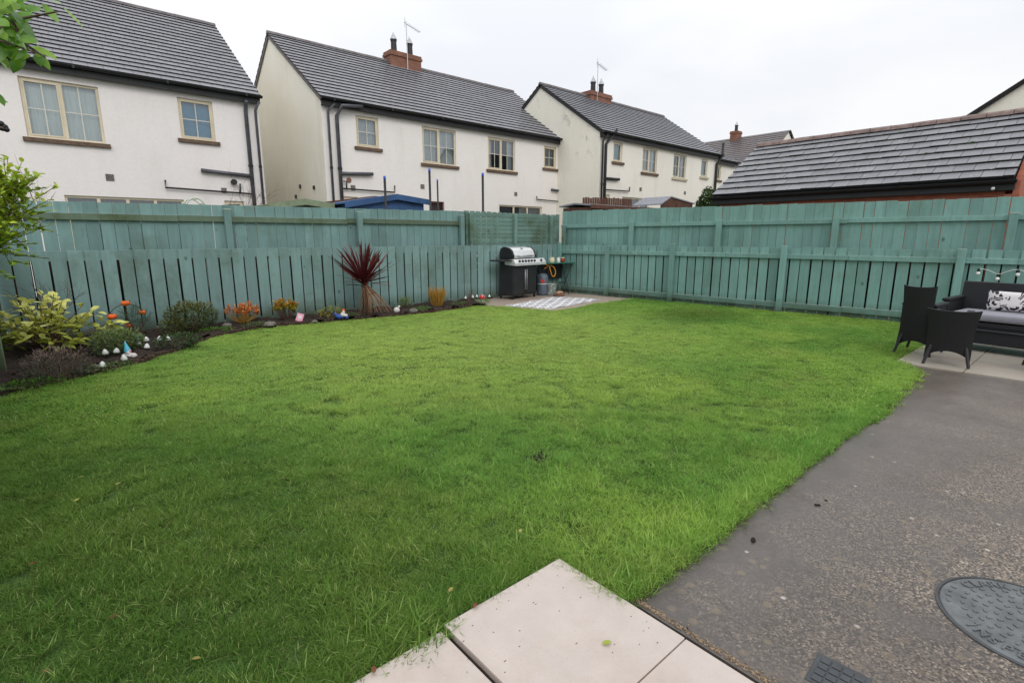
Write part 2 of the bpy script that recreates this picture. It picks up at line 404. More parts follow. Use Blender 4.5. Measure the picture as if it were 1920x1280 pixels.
def rug_mat():
    k = NT('rug_pattern'); uv = k.add('ShaderNodeUVMap').outputs[0]
    x = k.sepz(uv, 'X'); y = k.sepz(uv, 'Y')
    X = k.math('MULTIPLY', x, 9.); Y = k.math('MULTIPLY', y, 6.)
    alt = k.math('MULTIPLY', k.math('FLOOR', k.math('MODULO', X, 2.)), .5)
    fx = k.math('ABSOLUTE', k.math('SUBTRACT', k.math('FRACT', X), .5)); fy = k.math('ABSOLUTE', k.math('SUBTRACT', k.math('FRACT', k.math('ADD', Y, alt)), .5))
    s = k.math('ADD', k.math('MULTIPLY', fx, 1.2), fy)
    f = k.math('MULTIPLY', k.math('LESS_THAN', s, .42), k.math('GREATER_THAN', s, .12))
    f = k.math('MULTIPLY', f, .85)
    col = k.mix(f, (.70,.69,.70), (.06,.065,.08))
    k.bump(k.noise(200, 2), .2, .003); return k.done(col, .8)
M['rug'] = rug_mat()

def rattan_mat(name, c):
    k = NT(name)
    w = k.add('ShaderNodeTexWave', bands_direction='Z'); w.inputs['Scale'].default_value = 34; w.inputs['Distortion'].default_value = 1.5
    k.link(k.pos(), w.inputs['Vector'])
    n = k.noise(40, 3)
    col = k.mix(w.outputs['Fac'], tuple(v*.6 for v in c), tuple(v*1.35 for v in c))
    k.bump(w.outputs['Fac'], .5, .004)
    return k.done(col, .5, spec=.35)
M['rattan'] = rattan_mat('rattan_black', (.006,.0065,.008))
M['rattan_sofa'] = rattan_mat('rattan_sofa', (.013,.014,.018))

def pillow_mat():
    k = NT('pillow_print')
    v = k.noise(9, 3, .5, sc=(1,1,1)); w = k.vor(16, out='Distance')
    m = k.math('LESS_THAN', k.math('ADD', v, k.math('MULTIPLY', w, .3)), .66)
    m2 = k.math('GREATER_THAN', k.math('FRACT', k.math('MULTIPLY', k.noise(3.4, 2), 14.)), .35)
    f = k.math('MULTIPLY', m, m2)
    return k.done(k.mix(f, (.66,.64,.64), (.02,.02,.025)), .85)
M['pillow'] = pillow_mat()
def bucket_mat():
    k = NT('bucket_print'); f = k.ramp(k.vor(38), [(.3, 0.), (.5, 1.)])
    return k.done(k.mix(f, (.66,.66,.62), (.20,.26,.24)), .6)
M['bucket'] = bucket_mat()
M['cover_metal'] = simple('cover_metal', (.115,.125,.128), .45, .35, 12, .25, bscale=220)
M['cover_ring'] = simple('cover_ring', (.05,.055,.06), .5, .2, 12, .2)

# ------------------------------------------------------------------ mesh builder
class MB:
    def __init__(s): s.v = []; s.f = []; s.mi = []; s.t = []; s.h = []; s.uv = {}; s.T = None
    def vert(s, p, t=.5, h=0.):
        p = Vector(p)
        if s.T: p = s.T @ p
        s.v.append(tuple(p)); s.t.append(t); s.h.append(h); return len(s.v)-1
    def face(s, ids, mi=0, uv=None):
        s.f.append(tuple(ids)); s.mi.append(mi)
        if uv: s.uv[len(s.f)-1] = uv
    def quad(s, pts, mi=0, uv=None, t=.5):
        s.face([s.vert(p, t) for p in pts], mi, uv)
    def box(s, x0, x1, y0, y1, z0, z1, mi=0, t=None, top=None):
        t = random.random() if t is None else t
        c = [(x0,y0,z0),(x1,y0,z0),(x1,y1,z0),(x0,y1,z0),(x0,y0,z1),(x1,y0,z1),(x1,y1,z1),(x0,y1,z1)]
        if top:
            c = c[:4]+[(x+top[0], y+top[1], z) for x, y, z in c[4:]]
        i = [s.vert(p, t) for p in c]
        for f in ((3,2,1,0),(4,5,6,7),(0,1,5,4),(1,2,6,5),(2,3,7,6),(3,0,4,7)): s.face([i[q] for q in f], mi)
    def tube(s, pts, r, n=8, mi=0, cap=True, t=.5):
        pts = [Vector(p) for p in pts]; rings = []
        rr = r if hasattr(r, '__len__') else [r]*len(pts)
        up = None
        for k, p in enumerate(pts):
            d = (pts[min(k+1, len(pts)-1)]-pts[max(k-1, 0)]).normalized()
            if up is None:
                a = Vector((0,0,1)) if abs(d.z) < .9 else Vector((1,0,0)); up = d.cross(a).normalized()
            up = (up-d*up.dot(d)).normalized(); w = d.cross(up)
            rings.append([s.vert(p+(up*math.cos(2*PI*j/n)+w*math.sin(2*PI*j/n))*rr[k], t) for j in range(n)])
        for a, b in zip(rings, rings[1:]):
            for j in range(n): s.face((a[j], a[(j+1)%n], b[(j+1)%n], b[j]), mi)
        if cap: s.face(rings[0][::-1], mi); s.face(rings[-1], mi)
    def lathe(s, prof, n=20, c=(0,0,0), mi=0, t=.5, sx=1, sy=1):
        rings = [[s.vert((c[0]+r*sx*math.cos(2*PI*j/n), c[1]+r*sy*math.sin(2*PI*j/n), c[2]+z), t) for j in range(n)] for r, z in prof]
        for a, b in zip(rings, rings[1:]):
            for j in range(n): s.face((a[j], a[(j+1)%n], b[(j+1)%n], b[j]), mi)
        s.face(rings[0][::-1], mi); s.face(rings[-1], mi)
    def ball(s, c, r, n=12, mi=0, sq=(1,1,1)):
        s.T0 = None
        m = max(4, n//2)
        prof = [(math.sin(PI*k/m), -math.cos(PI*k/m)) for k in range(m+1)]
        prof[0] = (.02, -1); prof[-1] = (.02, 1)
        rings = [[s.vert((c[0]+r*sq[0]*a*math.cos(2*PI*j/n), c[1]+r*sq[1]*a*math.sin(2*PI*j/n), c[2]+r*sq[2]*z)) for j in range(n)] for a, z in prof]
        for a, b in zip(rings, rings[1:]):
            for j in range(n): s.face((a[j], a[(j+1)%n], b[(j+1)%n], b[j]), mi)
        s.face(rings[0][::-1], mi); s.face(rings[-1], mi)
    def prism(s, poly, axis, a, b, mi=0, t=.5):
        def P(u, w, k): return {'x': (k,u,w), 'y': (u,k,w), 'z': (u,w,k)}[axis]
        A = [s.vert(P(u, w, a), t) for u, w in poly]; B = [s.vert(P(u, w, b), t) for u, w in poly]
        n = len(poly)
        s.face(A[::-1], mi); s.face(B, mi)
        for j in range(n): s.face((A[j], A[(j+1)%n], B[(j+1)%n], B[j]), mi)
    def leaf(s, p, d, L, W, bend=.25, t=None, seg=3, nrm=None, curl=0., base=.15):
        p = Vector(p); d = Vector(d).normalized(); t = random.random() if t is None else t
        a = nrm or Vector((random.gauss(0,.4), random.gauss(0,.4), 1))
        w = d.cross(a)
        if w.length < 1e-3: w = Vector((1,0,0))
        w.normalize(); n = w.cross(d)
        prev = None
        for k in range(seg+1):
            q = k/seg
            c = p+d*(L*q)-n*(bend*L*q*q)*(-1)
            c.z -= abs(bend)*L*q*q*1.6
            ww = W*(base+(1-base)*math.sin(PI*min(1, q*.9+.08)))*.5
            if k == seg:
                cur = [s.vert(c, t, q)]
            else:
                cur = [s.vert(c-w*ww+n*curl*ww, t, q), s.vert(c+w*ww+n*curl*ww, t, q)]
            if prev:
                s.face((prev[0], prev[1], *cur[::-1]) if len(cur) == 2 else (prev[0], prev[1], cur[0]))
            prev = cur
    def build(s, name, mats, parent=None, smooth=False, bevel=0, org=None, loc=None, attrs=True, label=None, fixn=True):
        me = bpy.data.meshes.new(name)
        vs = s.v if org is None else [(x-org[0], y-org[1], z-org[2]) for x, y, z in s.v]
        me.from_pydata(vs, [], s.f)
        mats = mats if isinstance(mats, (list, tuple)) else [mats]
        for m in mats: me.materials.append(M[m] if isinstance(m, str) else m)
        me.polygons.foreach_set('material_index', s.mi)
        if attrs:
            a = me.attributes.new('t', 'FLOAT', 'POINT'); a.data.foreach_set('value', s.t)
            if any(s.h):
                a = me.attributes.new('h', 'FLOAT', 'POINT'); a.data.foreach_set('value', s.h)
        if s.uv:
            l = me.uv_layers.new(name='UVMap')
            for fi, uvs in s.uv.items():
                for li, c in zip(me.polygons[fi].loop_indices, uvs): l.data[li].uv = c
        if smooth: me.polygons.foreach_set('use_smooth', [True]*len(me.polygons))
        if fixn:
            bm = bmesh.new(); bm.from_mesh(me); bmesh.ops.recalc_face_normals(bm, faces=bm.faces); bm.to_mesh(me); bm.free()
        me.update()
        o = bpy.data.objects.new(name, me); COL.objects.link(o)
        if parent: o.parent = parent
        if loc is not None: o.location = loc
        elif org is not None and not parent: o.location = org
        if bevel:
            b = o.modifiers.new('bevel', 'BEVEL'); b.width = bevel; b.segments = 2; b.limit_method = 'ANGLE'; b.angle_limit = R(40)
        if smooth == 'auto': pass
        if label: o['label'] = label
        return o

def tag(o, label, cat, group=None):
    o['label'] = label; o['category'] = cat
    if group: o['group'] = group
    return o
def thing(name, label, cat, loc=(0,0,0), rz=0., group=None):
    o = bpy.data.objects.new(name, None); COL.objects.link(o); o.empty_display_size = .2
    o.location = loc; o.rotation_euler = (0,0,rz)
    return tag(o, label, cat, group)
def struct(o): o['kind'] = 'structure'; return o
def kids(o): return [c for c in bpy.data.objects if c.parent == o]
def copy_tree(o, parent=None):
    c = o.copy(); COL.objects.link(c)
    if parent: c.parent = parent
    for ch in kids(o): copy_tree(ch, c)
    return c
U = random.uniform

# ------------------------------------------------------------------ ground
m = MB(); m.quad([(-400,-400,-.06),(400,-400,-.06),(400,400,-.06),(-400,400,-.06)])
struct(m.build('ground', 'yard'))

BED = [(-.6,6.15),(-.46,6.29),(-.17,6.42),(.25,6.72),(.6,7.0),(.96,7.35),(1.25,7.78),(1.52,8.08),(1.95,8.32),(2.48,8.42),(3.0,8.36),(3.46,8.3),(3.99,8.22),(4.99,8.14),(5.8,8.24),(6.2,8.36),(6.55,8.30)]
PAD = [(6.55,8.30),(6.58,7.95),(6.8,7.4),(7.03,6.82),(8.3,6.9),(9.7,7.02)]
LAWN = [(-.56,1.375),(1.49,1.385),(1.495,1.055),(4.9,1.10),(6.2,1.16),(6.7,1.27),(6.95,1.44),(10.3,1.46),(9.80,7.02)]+PAD[:-1][::-1]+BED[::-1][1:]
def inpoly(x, y, P):
    c = False; j = len(P)-1
    for i in range(len(P)):
        if (P[i][1] > y) != (P[j][1] > y) and x < (P[j][0]-P[i][0])*(y-P[i][1])/(P[j][1]-P[i][1])+P[i][0]: c = not c
        j = i
    return c
def hnoise(x, y):
    return .35*(.010*math.sin(x*2.1+y*1.3)+.008*math.sin(x*-1.7+y*3.1+1)+.006*math.sin(x*5.3+2)*math.sin(y*4.7))
# lawn as a tessellated sheet clipped to its outline
def sheet(name, poly, z, mat, step=.25, hf=None):
    bm = bmesh.new(); bm.faces.new([bm.verts.new((x, y, z)) for x, y in poly])
    x0 = min(p[0] for p in poly); x1 = max(p[0] for p in poly); y0 = min(p[1] for p in poly); y1 = max(p[1] for p in poly)
    k = x0+step
    while k < x1:
        bmesh.ops.bisect_plane(bm, geom=bm.verts[:]+bm.edges[:]+bm.faces[:], plane_co=(k,0,0), plane_no=(1,0,0)); k += step
    k = y0+step
    while k < y1:
        bmesh.ops.bisect_plane(bm, geom=bm.verts[:]+bm.edges[:]+bm.faces[:], plane_co=(0,k,0), plane_no=(0,1,0)); k += step
    if hf:
        for v in bm.verts: v.co.z += hf(v.co.x, v.co.y)
    bmesh.ops.recalc_face_normals(bm, faces=bm.faces)
    if sum(f.normal.z for f in bm.faces) < 0: bmesh.ops.reverse_faces(bm, faces=bm.faces)
    me = bpy.data.meshes.new(name); bm.to_mesh(me); bm.free(); me.materials.append(M[mat])
    o = bpy.data.objects.new(name, me); COL.objects.link(o); return o
struct(sheet('lawn', LAWN, -.014, 'lawn_ground', .2))
SOIL = BED+[(6.6,9.14),(-.6,9.14)]
def soilh(x, y):
    return .055*min(1, max(0, (y-6.2)/.3))+.03*(math.sin(x*9+y*5)*math.sin(y*11-x*3))+.02*math.sin(x*23)*math.sin(y*19)
struct(sheet('soil_bed', SOIL, -.012, 'soil', .08, soilh))
m = MB(); m.prism(PAD+[(9.62,9.14),(6.6,9.14)], 'z', -.05, .012); struct(m.build('concrete_pad', 'pad', bevel=.004))
m = MB(); m.prism([(1.500,-4.),(6.925,-4.),(6.925,1.0),(1.500,1.0)], 'z', -.05, -.004)
# path edge butts the turf; a thin strip runs under the grass roots
m.prism([(1.500,1.0),(6.925,1.0),(6.925,1.43),(6.7,1.24),(4.9,1.08),(1.500,1.05)], 'z', -.05, -.007)
struct(m.build('path', 'path'))

# near porcelain slabs
def slab(x0, x1, y0, y1, z, mat, label, group):
    m = MB(); cx, cy = (x0+x1)/2, (y0+y1)/2
    m.box(x0-cx, x1-cx, y0-cy, y1-cy, -.05, 0)
    return tag(m.build('paving_slab', mat, bevel=.003, loc=(cx, cy, z)), label, 'paving slab', group)
g1 = 'pale porcelain slabs of the near patio'
m = MB(); m.box(-2.5,1.46,-3.,1.36,-.06,-.012); struct(m.build('patio_bed', 'dirt'))
slab(.878,1.472,.778,1.378,.014,'slab_pale','large pale slab in the lower middle with a green leaf lying on it',g1)
slab(.258,.856,.772,1.362,.010,'slab_pale','pale slab left of the wide dark joint, cut off by the lower edge',g1)
slab(.878,1.472,.175,.774,.012,'slab_pale','pale slab cornering on the wet path, beyond the thin joint at bottom centre',g1)
# far slabs below the rattan furniture
g2 = 'beige slabs under the rattan furniture'
m = MB(); m.box(6.94,10.25,-3.5,1.44,-.06,-.012); struct(m.build('seating_base', 'dirt'))
ys = [1.435,.84,.245,-.35,-.95]
names = {(0,0):'beige slab with the low tub chair standing at its corner',(0,1):'beige slab in front of the sofa, right of the tub chair',(0,2):'beige slab at the right edge under the cut-off chair',
 (1,0):'beige slab between the tall chair and the sofa arm',(1,1):'beige slab under the front skirt of the sofa',(1,2):'beige slab under the right end of the sofa'}
xs = [6.945,7.60,8.26,8.92,9.58]
for i in range(4):
    for j in range(4):
        if (i, j) in names or True:
            lb = names.get((i, j), 'beige slab hidden in the shade behind the sofa')
            x0 = xs[i]+.002; x1 = xs[i+1]-.005
            o = slab(x0, x1, ys[j+1]+.005, ys[j]-.002, .008, 'slab_beige', lb, g2)

# ------------------------------------------------------------------ grass
def make_tuft(k, n, rad, hmin, hmax, w):
    m = MB()
    for i in range(n):
        a = U(0, 2*PI); r = rad*math.sqrt(random.random())
        p = Vector((r*math.cos(a), r*math.sin(a), 0))
        L = U(hmin, hmax)*(1.35 if random.random() < .06 else 1)
        d = Vector((random.gauss(0,.75), random.gauss(0,.75), 1)).normalized()
        side = Vector((-d.y, d.x, 0)); side = side.normalized() if side.length > .01 else Vector((1,0,0))
        rot = U(0, PI); side = (side*math.cos(rot)+Vector((d.x, d.y, 0))*math.sin(rot)); side.z = 0
        if side.length < .01: side = Vector((1,0,0))
        side.normalize()
        dr = Vector((d.x, d.y, 0)); t = random.random(); prev = None
        bend = U(.1, .8); ww = w*U(.7, 1.3)
        for s_ in range(4):
            q = s_/3
            c = p+d*(L*q)+dr*(bend*L*q*q*1.2); c.z -= bend*L*q*q*.35
            e = ww*.5*(1-q**1.6)
            cur = [m.vert(c, t, q)] if s_ == 3 else [m.vert(c-side*e, t, q), m.vert(c+side*e, t, q)]
            if prev: m.face((prev[0], prev[1], *cur[::-1]) if len(cur) == 2 else (prev[0], prev[1], cur[0]))
            prev = cur
    o = m.build('grass_tuft', 'blades', fixn=False)
    COL.objects.unlink(o); return o
def tuft_collection(name, specs):
    c = bpy.data.collections.new(name)
    for k, sp in enumerate(specs): c.objects.link(make_tuft(k, *sp))
    return c
def scatter_group(name, coll, smin, smax):
    ng = bpy.data.node_groups.new(name, 'GeometryNodeTree')
    ng.interface.new_socket('Geometry', in_out='INPUT', socket_type='NodeSocketGeometry')
    ng.interface.new_socket('Geometry', in_out='OUTPUT', socket_type='NodeSocketGeometry')
    N = ng.nodes; Lk = ng.links
    gi = N.new('NodeGroupInput'); go = N.new('NodeGroupOutput'); ip = N.new('GeometryNodeInstanceOnPoints')
    ci = N.new('GeometryNodeCollectionInfo'); ci.inputs['Collection'].default_value = coll
    ci.inputs['Separate Children'].default_value = True; ci.inputs['Reset Children'].default_value = True
    Lk.new(gi.outputs[0], ip.inputs['Points']); Lk.new(ci.outputs[0], ip.inputs['Instance'])
    ip.inputs['Pick Instance'].default_value = True
    ri = N.new('FunctionNodeRandomValue'); ri.data_type = 'INT'
    for s_ in ri.inputs:
        if s_.type == 'INT' and s_.name == 'Max': s_.default_value = 50
    Lk.new([o for o in ri.outputs if o.type == 'INT'][0], ip.inputs['Instance Index'])
    rv = N.new('FunctionNodeRandomValue'); rv.data_type = 'FLOAT_VECTOR'
    rv.inputs[0].default_value = (-.12,-.12,0); rv.inputs[1].default_value = (.12,.12,6.283)
    rv.inputs['Seed'].default_value = 3
    Lk.new(rv.outputs[0], ip.inputs['Rotation'])
    na = N.new('GeometryNodeInputNamedAttribute'); na.data_type = 'FLOAT'; na.inputs['Name'].default_value = 'sc'
    Lk.new(na.outputs[0], ip.inputs['Scale'])
    Lk.new(ip.outputs[0], go.inputs[0])
    return ng
def scatter(name, pts, scs, coll, lab, cat):
    me = bpy.data.meshes.new(name); me.from_pydata(pts, [], [])
    a = me.attributes.new('sc', 'FLOAT', 'POINT'); a.data.foreach_set('value', scs)
    me.materials.append(M['blades'])
    o = bpy.data.objects.new(name, me); COL.objects.link(o)
    md = o.modifiers.new('scatter', 'NODES'); md.node_group = scatter_group(name, coll, 1, 1)
    tag(o, lab, cat); o['kind'] = 'stuff'; return o
near = tuft_collection('near_tufts', [(125,.08,.018,.042,.0028)]*6+[(85,.075,.026,.066,.0027)]*3+[(34,.045,.045,.095,.0042)])
far = tuft_collection('far_tufts', [(170,.13,.018,.036,.0058)]*7)
def clump(x, y):
    return .5+.5*math.sin(x*3.1+1.7*math.sin(y*2.3))*math.sin(y*3.7+1.3*math.sin(x*2.9))
pn, sn, pf, sf = [], [], [], []
bald = [(G(1015,858), .035), (G(1110,640), .06), (G(712,705), .10), (G(1025,862), .035)]
area_x = (-.6, 10.3); area_y = (1.0, 9.0)
def lawn_scatter():
    # stratified over cells so that cover never breaks up by chance
    y = area_y[0]
    while y < area_y[1]:
        x = area_x[0]
        while x < area_x[1]:
            d = math.hypot(x, y)
            c = .25
            den = 470 if d < 2.6 else 470*(2.6/d)**.7 if d < 4.6 else 165
            n = den*c*c; n = int(n)+(random.random() < n-int(n))
            for _ in range(n):
                px, py = x+U(0, c), y+U(0, c)
                if not inpoly(px, py, LAWN): continue
                if any(math.hypot(px-b[0][0], py-b[0][1]) < b[1] for b in bald): continue
                s_ = U(.7, 1.1)*(.82+.36*clump(px*1.6, py*1.6))
                edge = min(abs(py-1.06) if px > 1.49 else abs(py-1.38), 1)
                if edge < .25: s_ *= 1.25
                (pn if d < 4.6 else pf).append((px, py, hnoise(px, py)-.003)); (sn if d < 4.6 else sf).append(s_)
            x += c
        y += c
lawn_scatter()
# overhanging fringe along the path and slabs
def fringe(a, b, n, off):
    for _ in range(n):
        q = random.random(); x = a[0]+(b[0]-a[0])*q+random.gauss(0, .012); y = a[1]+(b[1]-a[1])*q+off+random.gauss(0,.016)
        d = math.hypot(x, y)
        (pn if d < 4.6 else pf).append((x, y, 0)); (sn if d < 4.6 else sf).append(U(.5, 1.15))
fringe((1.5,1.05), (4.9,1.09), 700, .03); fringe((4.9,1.10), (6.6,1.2), 120, .03); fringe((9.76,7.0), (10.28,1.5), 330, .0); fringe((-.5,1.40), (1.45,1.415), 150, .035); fringe((1.50,1.07), (1.50,1.36), 24, 0)
fringe((6.65,1.26), (6.95,1.44), 30, .02)
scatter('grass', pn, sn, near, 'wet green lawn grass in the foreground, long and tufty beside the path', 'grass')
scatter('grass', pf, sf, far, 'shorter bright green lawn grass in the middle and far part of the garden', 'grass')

# ------------------------------------------------------------------ fences
def boards(m, s0, s1, pitch, gap, y0, y1, z0, z1, zv=.006, slope=0., lean=.0, skip=()):
    s = s0; k = 0
    while s < s1-.02:
        w = min(pitch-gap, s1-s)
        if k not in skip:
            q = (s-s0)/(s1-s0)
            g = U(-.004, .004)
            dz = random.gauss(0, zv)
            m.box(s+g, s+w+g, y0+U(-.001,.001), y1, z0+U(-.01,.01), z1+slope*q+dz, t=random.random(), top=(U(-.004,.004)+lean, 0))
        s += pitch; k += 1
def rails(m, s0, s1, y0, y1, z0, z1, n=3, slope=0.):
    L = (s1-s0)/n
    for k in range(n):
        dz = U(-.006,.006)+slope*k/n
        m.box(s0+k*L, s0+(k+1)*L-.003, y0, y1, z0+dz, z1+dz, t=random.random())
def post(par, s, y0, y1, z1, mat, w=.095, cap=None, z0=-.03):
    m = MB(); m.box(s-w/2, s+w/2, y0, y1, z0, z1, t=random.random())
    o = m.build('post', mat, par, bevel=.006)
    if cap:
        m = MB(); m.box(s-w/2-.002, s+w/2+.002, y0-.002, y1+.002, z1, z1+.012); m.build('post_cap', cap, o, bevel=.004)
    return o
# low fence at the back of the bed
YF = 9.15
fA = thing('wooden_fence', 'low teal board fence standing behind the flower bed', 'fence', (-.6,YF,0), group='teal painted garden fences')
m = MB(); boards(m, 0, 10.2, .1805, .022, 0, .018, .03, 1.195, .0015)
m.build('board_panel', 'teal_low', fA, bevel=.002)
m = MB(); rails(m, 0, 10.2, .009, .065, 1.06, 1.185, 4); m.build('rail', 'teal_low', fA)
m = MB(); rails(m, 0, 10.2, .020, .065, .25, .35, 4); m.build('rail', 'dark_back', fA)
for s in (.4, 2.3, 4.2, 6.1, 8.0, 9.9): post(fA, s, .066, .15, 1.1, 'dark_back')
# tall fence behind
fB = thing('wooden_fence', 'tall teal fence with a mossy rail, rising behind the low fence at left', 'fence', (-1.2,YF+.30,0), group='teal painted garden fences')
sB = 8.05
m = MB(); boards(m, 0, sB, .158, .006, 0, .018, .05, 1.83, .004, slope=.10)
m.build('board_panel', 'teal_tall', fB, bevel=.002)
m = MB(); rails(m, 0, sB, -.05, -.002, 1.60, 1.69, 3, .04); m.build('rail', 'teal_moss', fB, bevel=.004)
m = MB(); rails(m, 0, sB, -.05, -.002, .5, .58, 3); m.build('rail', 'dark_back', fB)
for px, py in ((426, 400), (674, 403), (866, 405)):
    x = PV(px, py, YF+.2)[0]; post(fB, x+1.2, -.13, -.052, 1.80 if px < 500 else 1.83, 'teal_tall', .10, 'post_top')
# horizontal slat section
xS = PV(872, 430, YF+.30)[0]
fC = thing('slatted_fence', 'mossy teal fence of horizontal slats behind the barbecue', 'fence', (xS+.02,YF+.28,0), group='teal painted garden fences')
Ls = 9.75-xS
m = MB()
for k in range(10):
    z0 = .98+.094*k
    for a, b in ((0, Ls*.5), (Ls*.5+.004, Ls)):
        m.box(a, b, U(0,.006), .022, z0, z0+.088+U(-.004,.002), t=random.random())
m.build('slat_panel', 'teal_slat', fC, bevel=.003)
m = MB()
for k in range(6): m.box(0, Ls, 0, .02, .05+.15*k, .05+.15*k+.14)
m.build('lower_board_panel', 'dark_back', fC)
for px in (884, 967, 1034): post(fC, PV(px, 430, YF+.22)[0]-xS-.02, -.075, -.003, 1.90, 'teal_slat', .085)
# vertical picket tips peeping over the slats
m = MB(); s = 0
while s < Ls: m.box(s, s+.12, .06, .08, 1.0, 1.935+U(-.01,.01)); s += .16
m.build('picket_panel', 'teal_slat', fC)
# low right fence: rails and posts face the lawn
A = Vector((9.58,9.16,0)); B = Vector((10.36,1.2,0)); Bx = A+(B-A)*1.30
dirr = (B-A).normalized(); rz = math.atan2(dirr.y, dirr.x); LR = (Bx-A).length
fD = thing('wooden_fence', 'low teal fence with rails and posts facing the lawn, right side', 'fence', A, rz, group='teal painted garden fences')
m = MB(); boards(m, 0, LR, .1775, .024, 0, .018, .0, 1.185, .006, lean=.0)
m.build('board_panel', 'teal_right', fD, bevel=.002)
m = MB(); rails(m, 0, LR, -.042, -.002, .985, 1.065, 5); m.build('rail', 'teal_right', fD, bevel=.004)
m = MB(); rails(m, 0, LR, -.042, -.002, .09, .19, 5); m.build('rail', 'teal_right', fD, bevel=.004)
for px, py, h in ((1141, 500, 1.17), (1262, 500, 1.24), (1470, 500, 1.22), (1800, 500, 1.20)):
    post(fD, PL(px, py, A, B)[0], -.11, -.001 if 0 else -.043, h, 'teal_right', .10)
post(fD, .05, -.11, -.043, 1.25, 'teal_right', .09)
# tall right fence
off = Vector((-dirr.y, dirr.x, 0))*.24
A2 = A+off+dirr*(-.12)
fE = thing('wooden_fence', 'tall teal board fence behind the low right fence, in front of the brick garage', 'fence', A2, rz, group='teal painted garden fences')
m = MB(); boards(m, 0, LR, .150, .0055, 0, .018, .05, 2.015, .006, slope=-.09, lean=-.002)
m.build('board_panel', 'teal_right_tall', fE, bevel=.002)
m = MB(); rails(m, 0, LR, -.045, -.002, 1.60, 1.675, 5, .02); m.build('rail', 'teal_right_tall', fE, bevel=.004)
m = MB(); rails(m, 0, LR, -.045, -.002, .6, .7, 5); m.build('rail', 'dark_back', fE)
for px, py in ((1187, 440), (1350, 440), (1567, 440), (1895, 440)):
    post(fE, PL(px, py, A2, A2+dirr)[0], -.12, -.046, 1.71, 'teal_right_tall', .10, 'post_top' if px > 1800 else None)
post(fE, .12, -.12, -.046, 1.66, 'teal_slat', .10)
# side fence along the left edge
fS = thing('wooden_fence', 'mossy green side fence end at the left edge beside the flower bed', 'fence', (-.60,9.13,0), -PI/2, group='teal painted garden fences')
m = MB(); boards(m, .05, 6.5, .16, .01, -.018, 0, .02, 1.5, .006); m.build('board_panel', 'moss_wood', fS)
post(fS, 1.85, .0, .075, 1.45, 'moss_wood', .10)

# ------------------------------------------------------------------ houses
def wall_holes(m, x0, x1, z0, z1, y, holes, depth=.10, mi=0):
    xs = sorted({x0, x1, *[h[0] for h in holes], *[h[1] for h in holes]})
    zs = sorted({z0, z1, *[max(z0, h[2]) for h in holes], *[h[3] for h in holes]})
    for a, b in zip(xs, xs[1:]):
        for c, d in zip(zs, zs[1:]):
            cx, cz = (a+b)/2, (c+d)/2
            if any(h[0] < cx < h[1] and h[2] < cz < h[3] for h in holes): continue
            m.quad([(a,y,c),(b,y,c),(b,y,d),(a,y,d)], mi)
    for a, b, c, d in holes:
        c = max(c, z0)
        m.quad([(a,y,d),(b,y,d),(b,y+depth,d),(a,y+depth,d)], mi)
        m.quad([(a,y,c),(a,y+depth,c),(a,y+depth,d),(a,y,d)], mi)
        m.quad([(b,y,c),(b,y,d),(b,y+depth,d),(b,y+depth,c)], mi)
        m.quad([(a,y,c),(b,y,c),(b,y+depth,c),(a,y+depth,c)], mi)

